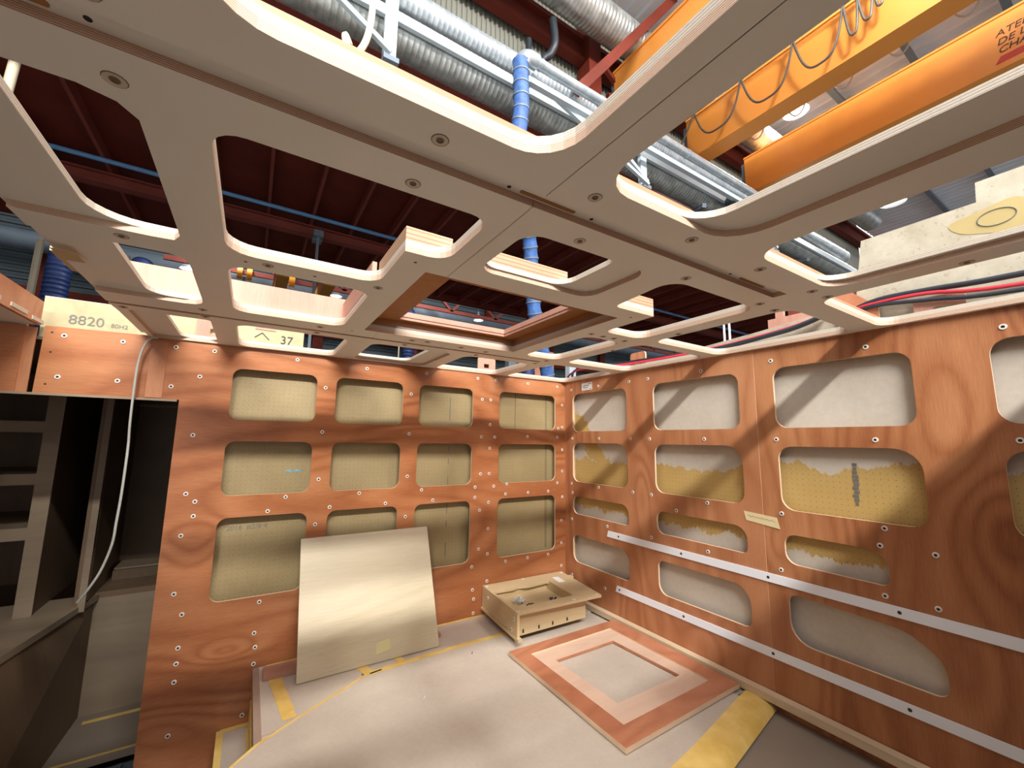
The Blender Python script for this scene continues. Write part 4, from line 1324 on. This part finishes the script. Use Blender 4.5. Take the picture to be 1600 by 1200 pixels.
for x, y in ((-.757, -.49), (-.35, -.51), (-.17, -.515), (-.08, -.045), (-.415, -.025), (-.715, -.03)):
    o = link('screw_cap', WASHER, t)
    o.data = o.data
    o.location = (x, y, zt)
    o.location = world(t).inverted() @ Vector((x, y, zt)) if False else (x, y, zt)
for y, z in ((-.47, zt - .045), (-.44, zt - .115), (-.10, zt - .05)):
    xx = -.778 + (y + .512) * .085
    o = link('screw_cap', WASHER, t)
    o.location = (xx, y, z)
    o.rotation_euler = (0, -PI / 2, 0)
ql = [(-.235, -.215), (-.185, -.225), (-.165, -.115), (-.215, -.105)]
MB().hexa([(x, y, zt + .0002) for x, y in ql] + [(x, y, zt + .001) for x, y in ql]).build('paper_label', PAPERW, None, label='small white paper label lying on the oak box', category='label')


def clump(name, c0, r, mat, label, cat, n=16, el=1.0):
    t_ = thing(name, c0, label, cat)
    for k in range(n):
        p = Vector(c0) + Vector((random.uniform(-r, r), random.uniform(-r, r) * .6, random.uniform(0, r * .5)))
        d = Vector((random.uniform(-1, 1), random.uniform(-1, 1), random.uniform(-.4, .6))).normalized() * r * .45 * el
        MB().tube([p - d, p, p + d + Vector((0, 0, r * .2))], [r * .12, r * .2, r * .1], 6).build('fitting', mat, t_, True)
    return t_


clump('clear_clips', (-.60, -.26, zt - .052), .036, CLEAR, 'heap of clear plastic clips in the tray of the oak box', 'clips', 16)
clump('black_clips', (-.57, -.355, zt - .052), .024, BLACKC, 'black fittings in the tray of the oak box, nearer clump', 'fittings', 9)
clump('black_clips', (-.39, -.33, zt - .052), .024, BLACKC, 'black fittings in the tray of the oak box, right hand clump', 'fittings', 9)
clump('wire_tuft', (-.62, -1.62, .352), .018, plain('brown_scrap', srgb(110, 84, 66), .7), 'little brown scrap by the yellow tape at the platform edge', 'scrap', 6)
for x, y, l in ((-1.03, -.44, 'tiny screw lying on the platform left of the frame'), (-1.40, -.69, 'tiny white crumb lying on the open platform')):
    MB().tube([(x, y, ZB + .002), (x + .007, y + .004, ZB + .004), (x + .01, y + .012, ZB + .006)], [.0025, .0016, .001], 6).build('screw' if x > -1.2 else 'crumb', BLACKC if x > -1.2 else PAPERW, None, True, label=l, category='screw' if x > -1.2 else 'crumb')
# white rails on the right wall
for z0, z1, ya, l in ((.912, .953, -.472, 'upper white aluminium rail screwed to the right wall'), (.572, .612, -.545, 'lower white aluminium rail screwed to the right wall')):
    t = thing('white_rail', (-.002, -1.5, z0), l, 'rail')
    MB().hexa([(-.005, ya + .012, z0), (-.0005, ya + .012, z0), (-.0005, -3.6, z0), (-.005, -3.6, z0), (-.005, ya, z1), (-.0005, ya, z1), (-.0005, -3.6, z1), (-.005, -3.6, z1)]).build('bar', WHITE, t)
    for y in (-.568, -1.053, -1.531, -2.01, -2.49):
        o = link('screw_hole', HOLEM, t)
        o.location = (-.005, y, (z0 + z1) / 2)
        o.rotation_euler = (0, -PI / 2, 0)
        o.scale = (1.5, 1.5, 1)
# tape and label on the right wall
P4 = [(-1.43, 1.228), (-1.588, 1.217), (-1.60, 1.166), (-1.44, 1.184)]
t = thing('masking_tape', (-.001, -1.51, 1.2), 'piece of cream masking tape with pencil scribble on the right wall', 'tape')
MB().hexa([(-.0015, y, z) for y, z in P4] + [(-.0004, y, z) for y, z in P4]).build('strip', MASK, t)
b = MB()
for k in range(16):
    y = -1.45 - k * .008
    b.bar((-.0016, y, 1.208 - k * .0006 + .004 * math.sin(k * 2.3)), (-.0016, y - .008, 1.207 - k * .0006 + .004 * math.sin((k + 1) * 2.3)), .0012)
b.build('scribble', INK, t)
t = thing('barcode_label', (-.001, -.27, 2.0), 'small white printed label at the top of the right wall near the corner', 'label')
MB().box(-.0014, -.325, 1.962, -.0003, -.208, 2.02).build('paper', PAPERW, t)
b = MB()
for z, y0, y1 in ((2.01, -.32, -.285), (1.998, -.29, -.23), (1.99, -.24, -.222), (1.982, -.28, -.235), (1.97, -.318, -.30)):
    b.box(-.0018, y0, z - .002, -.0013, y1, z + .002)
b.build('print', INKD, t)
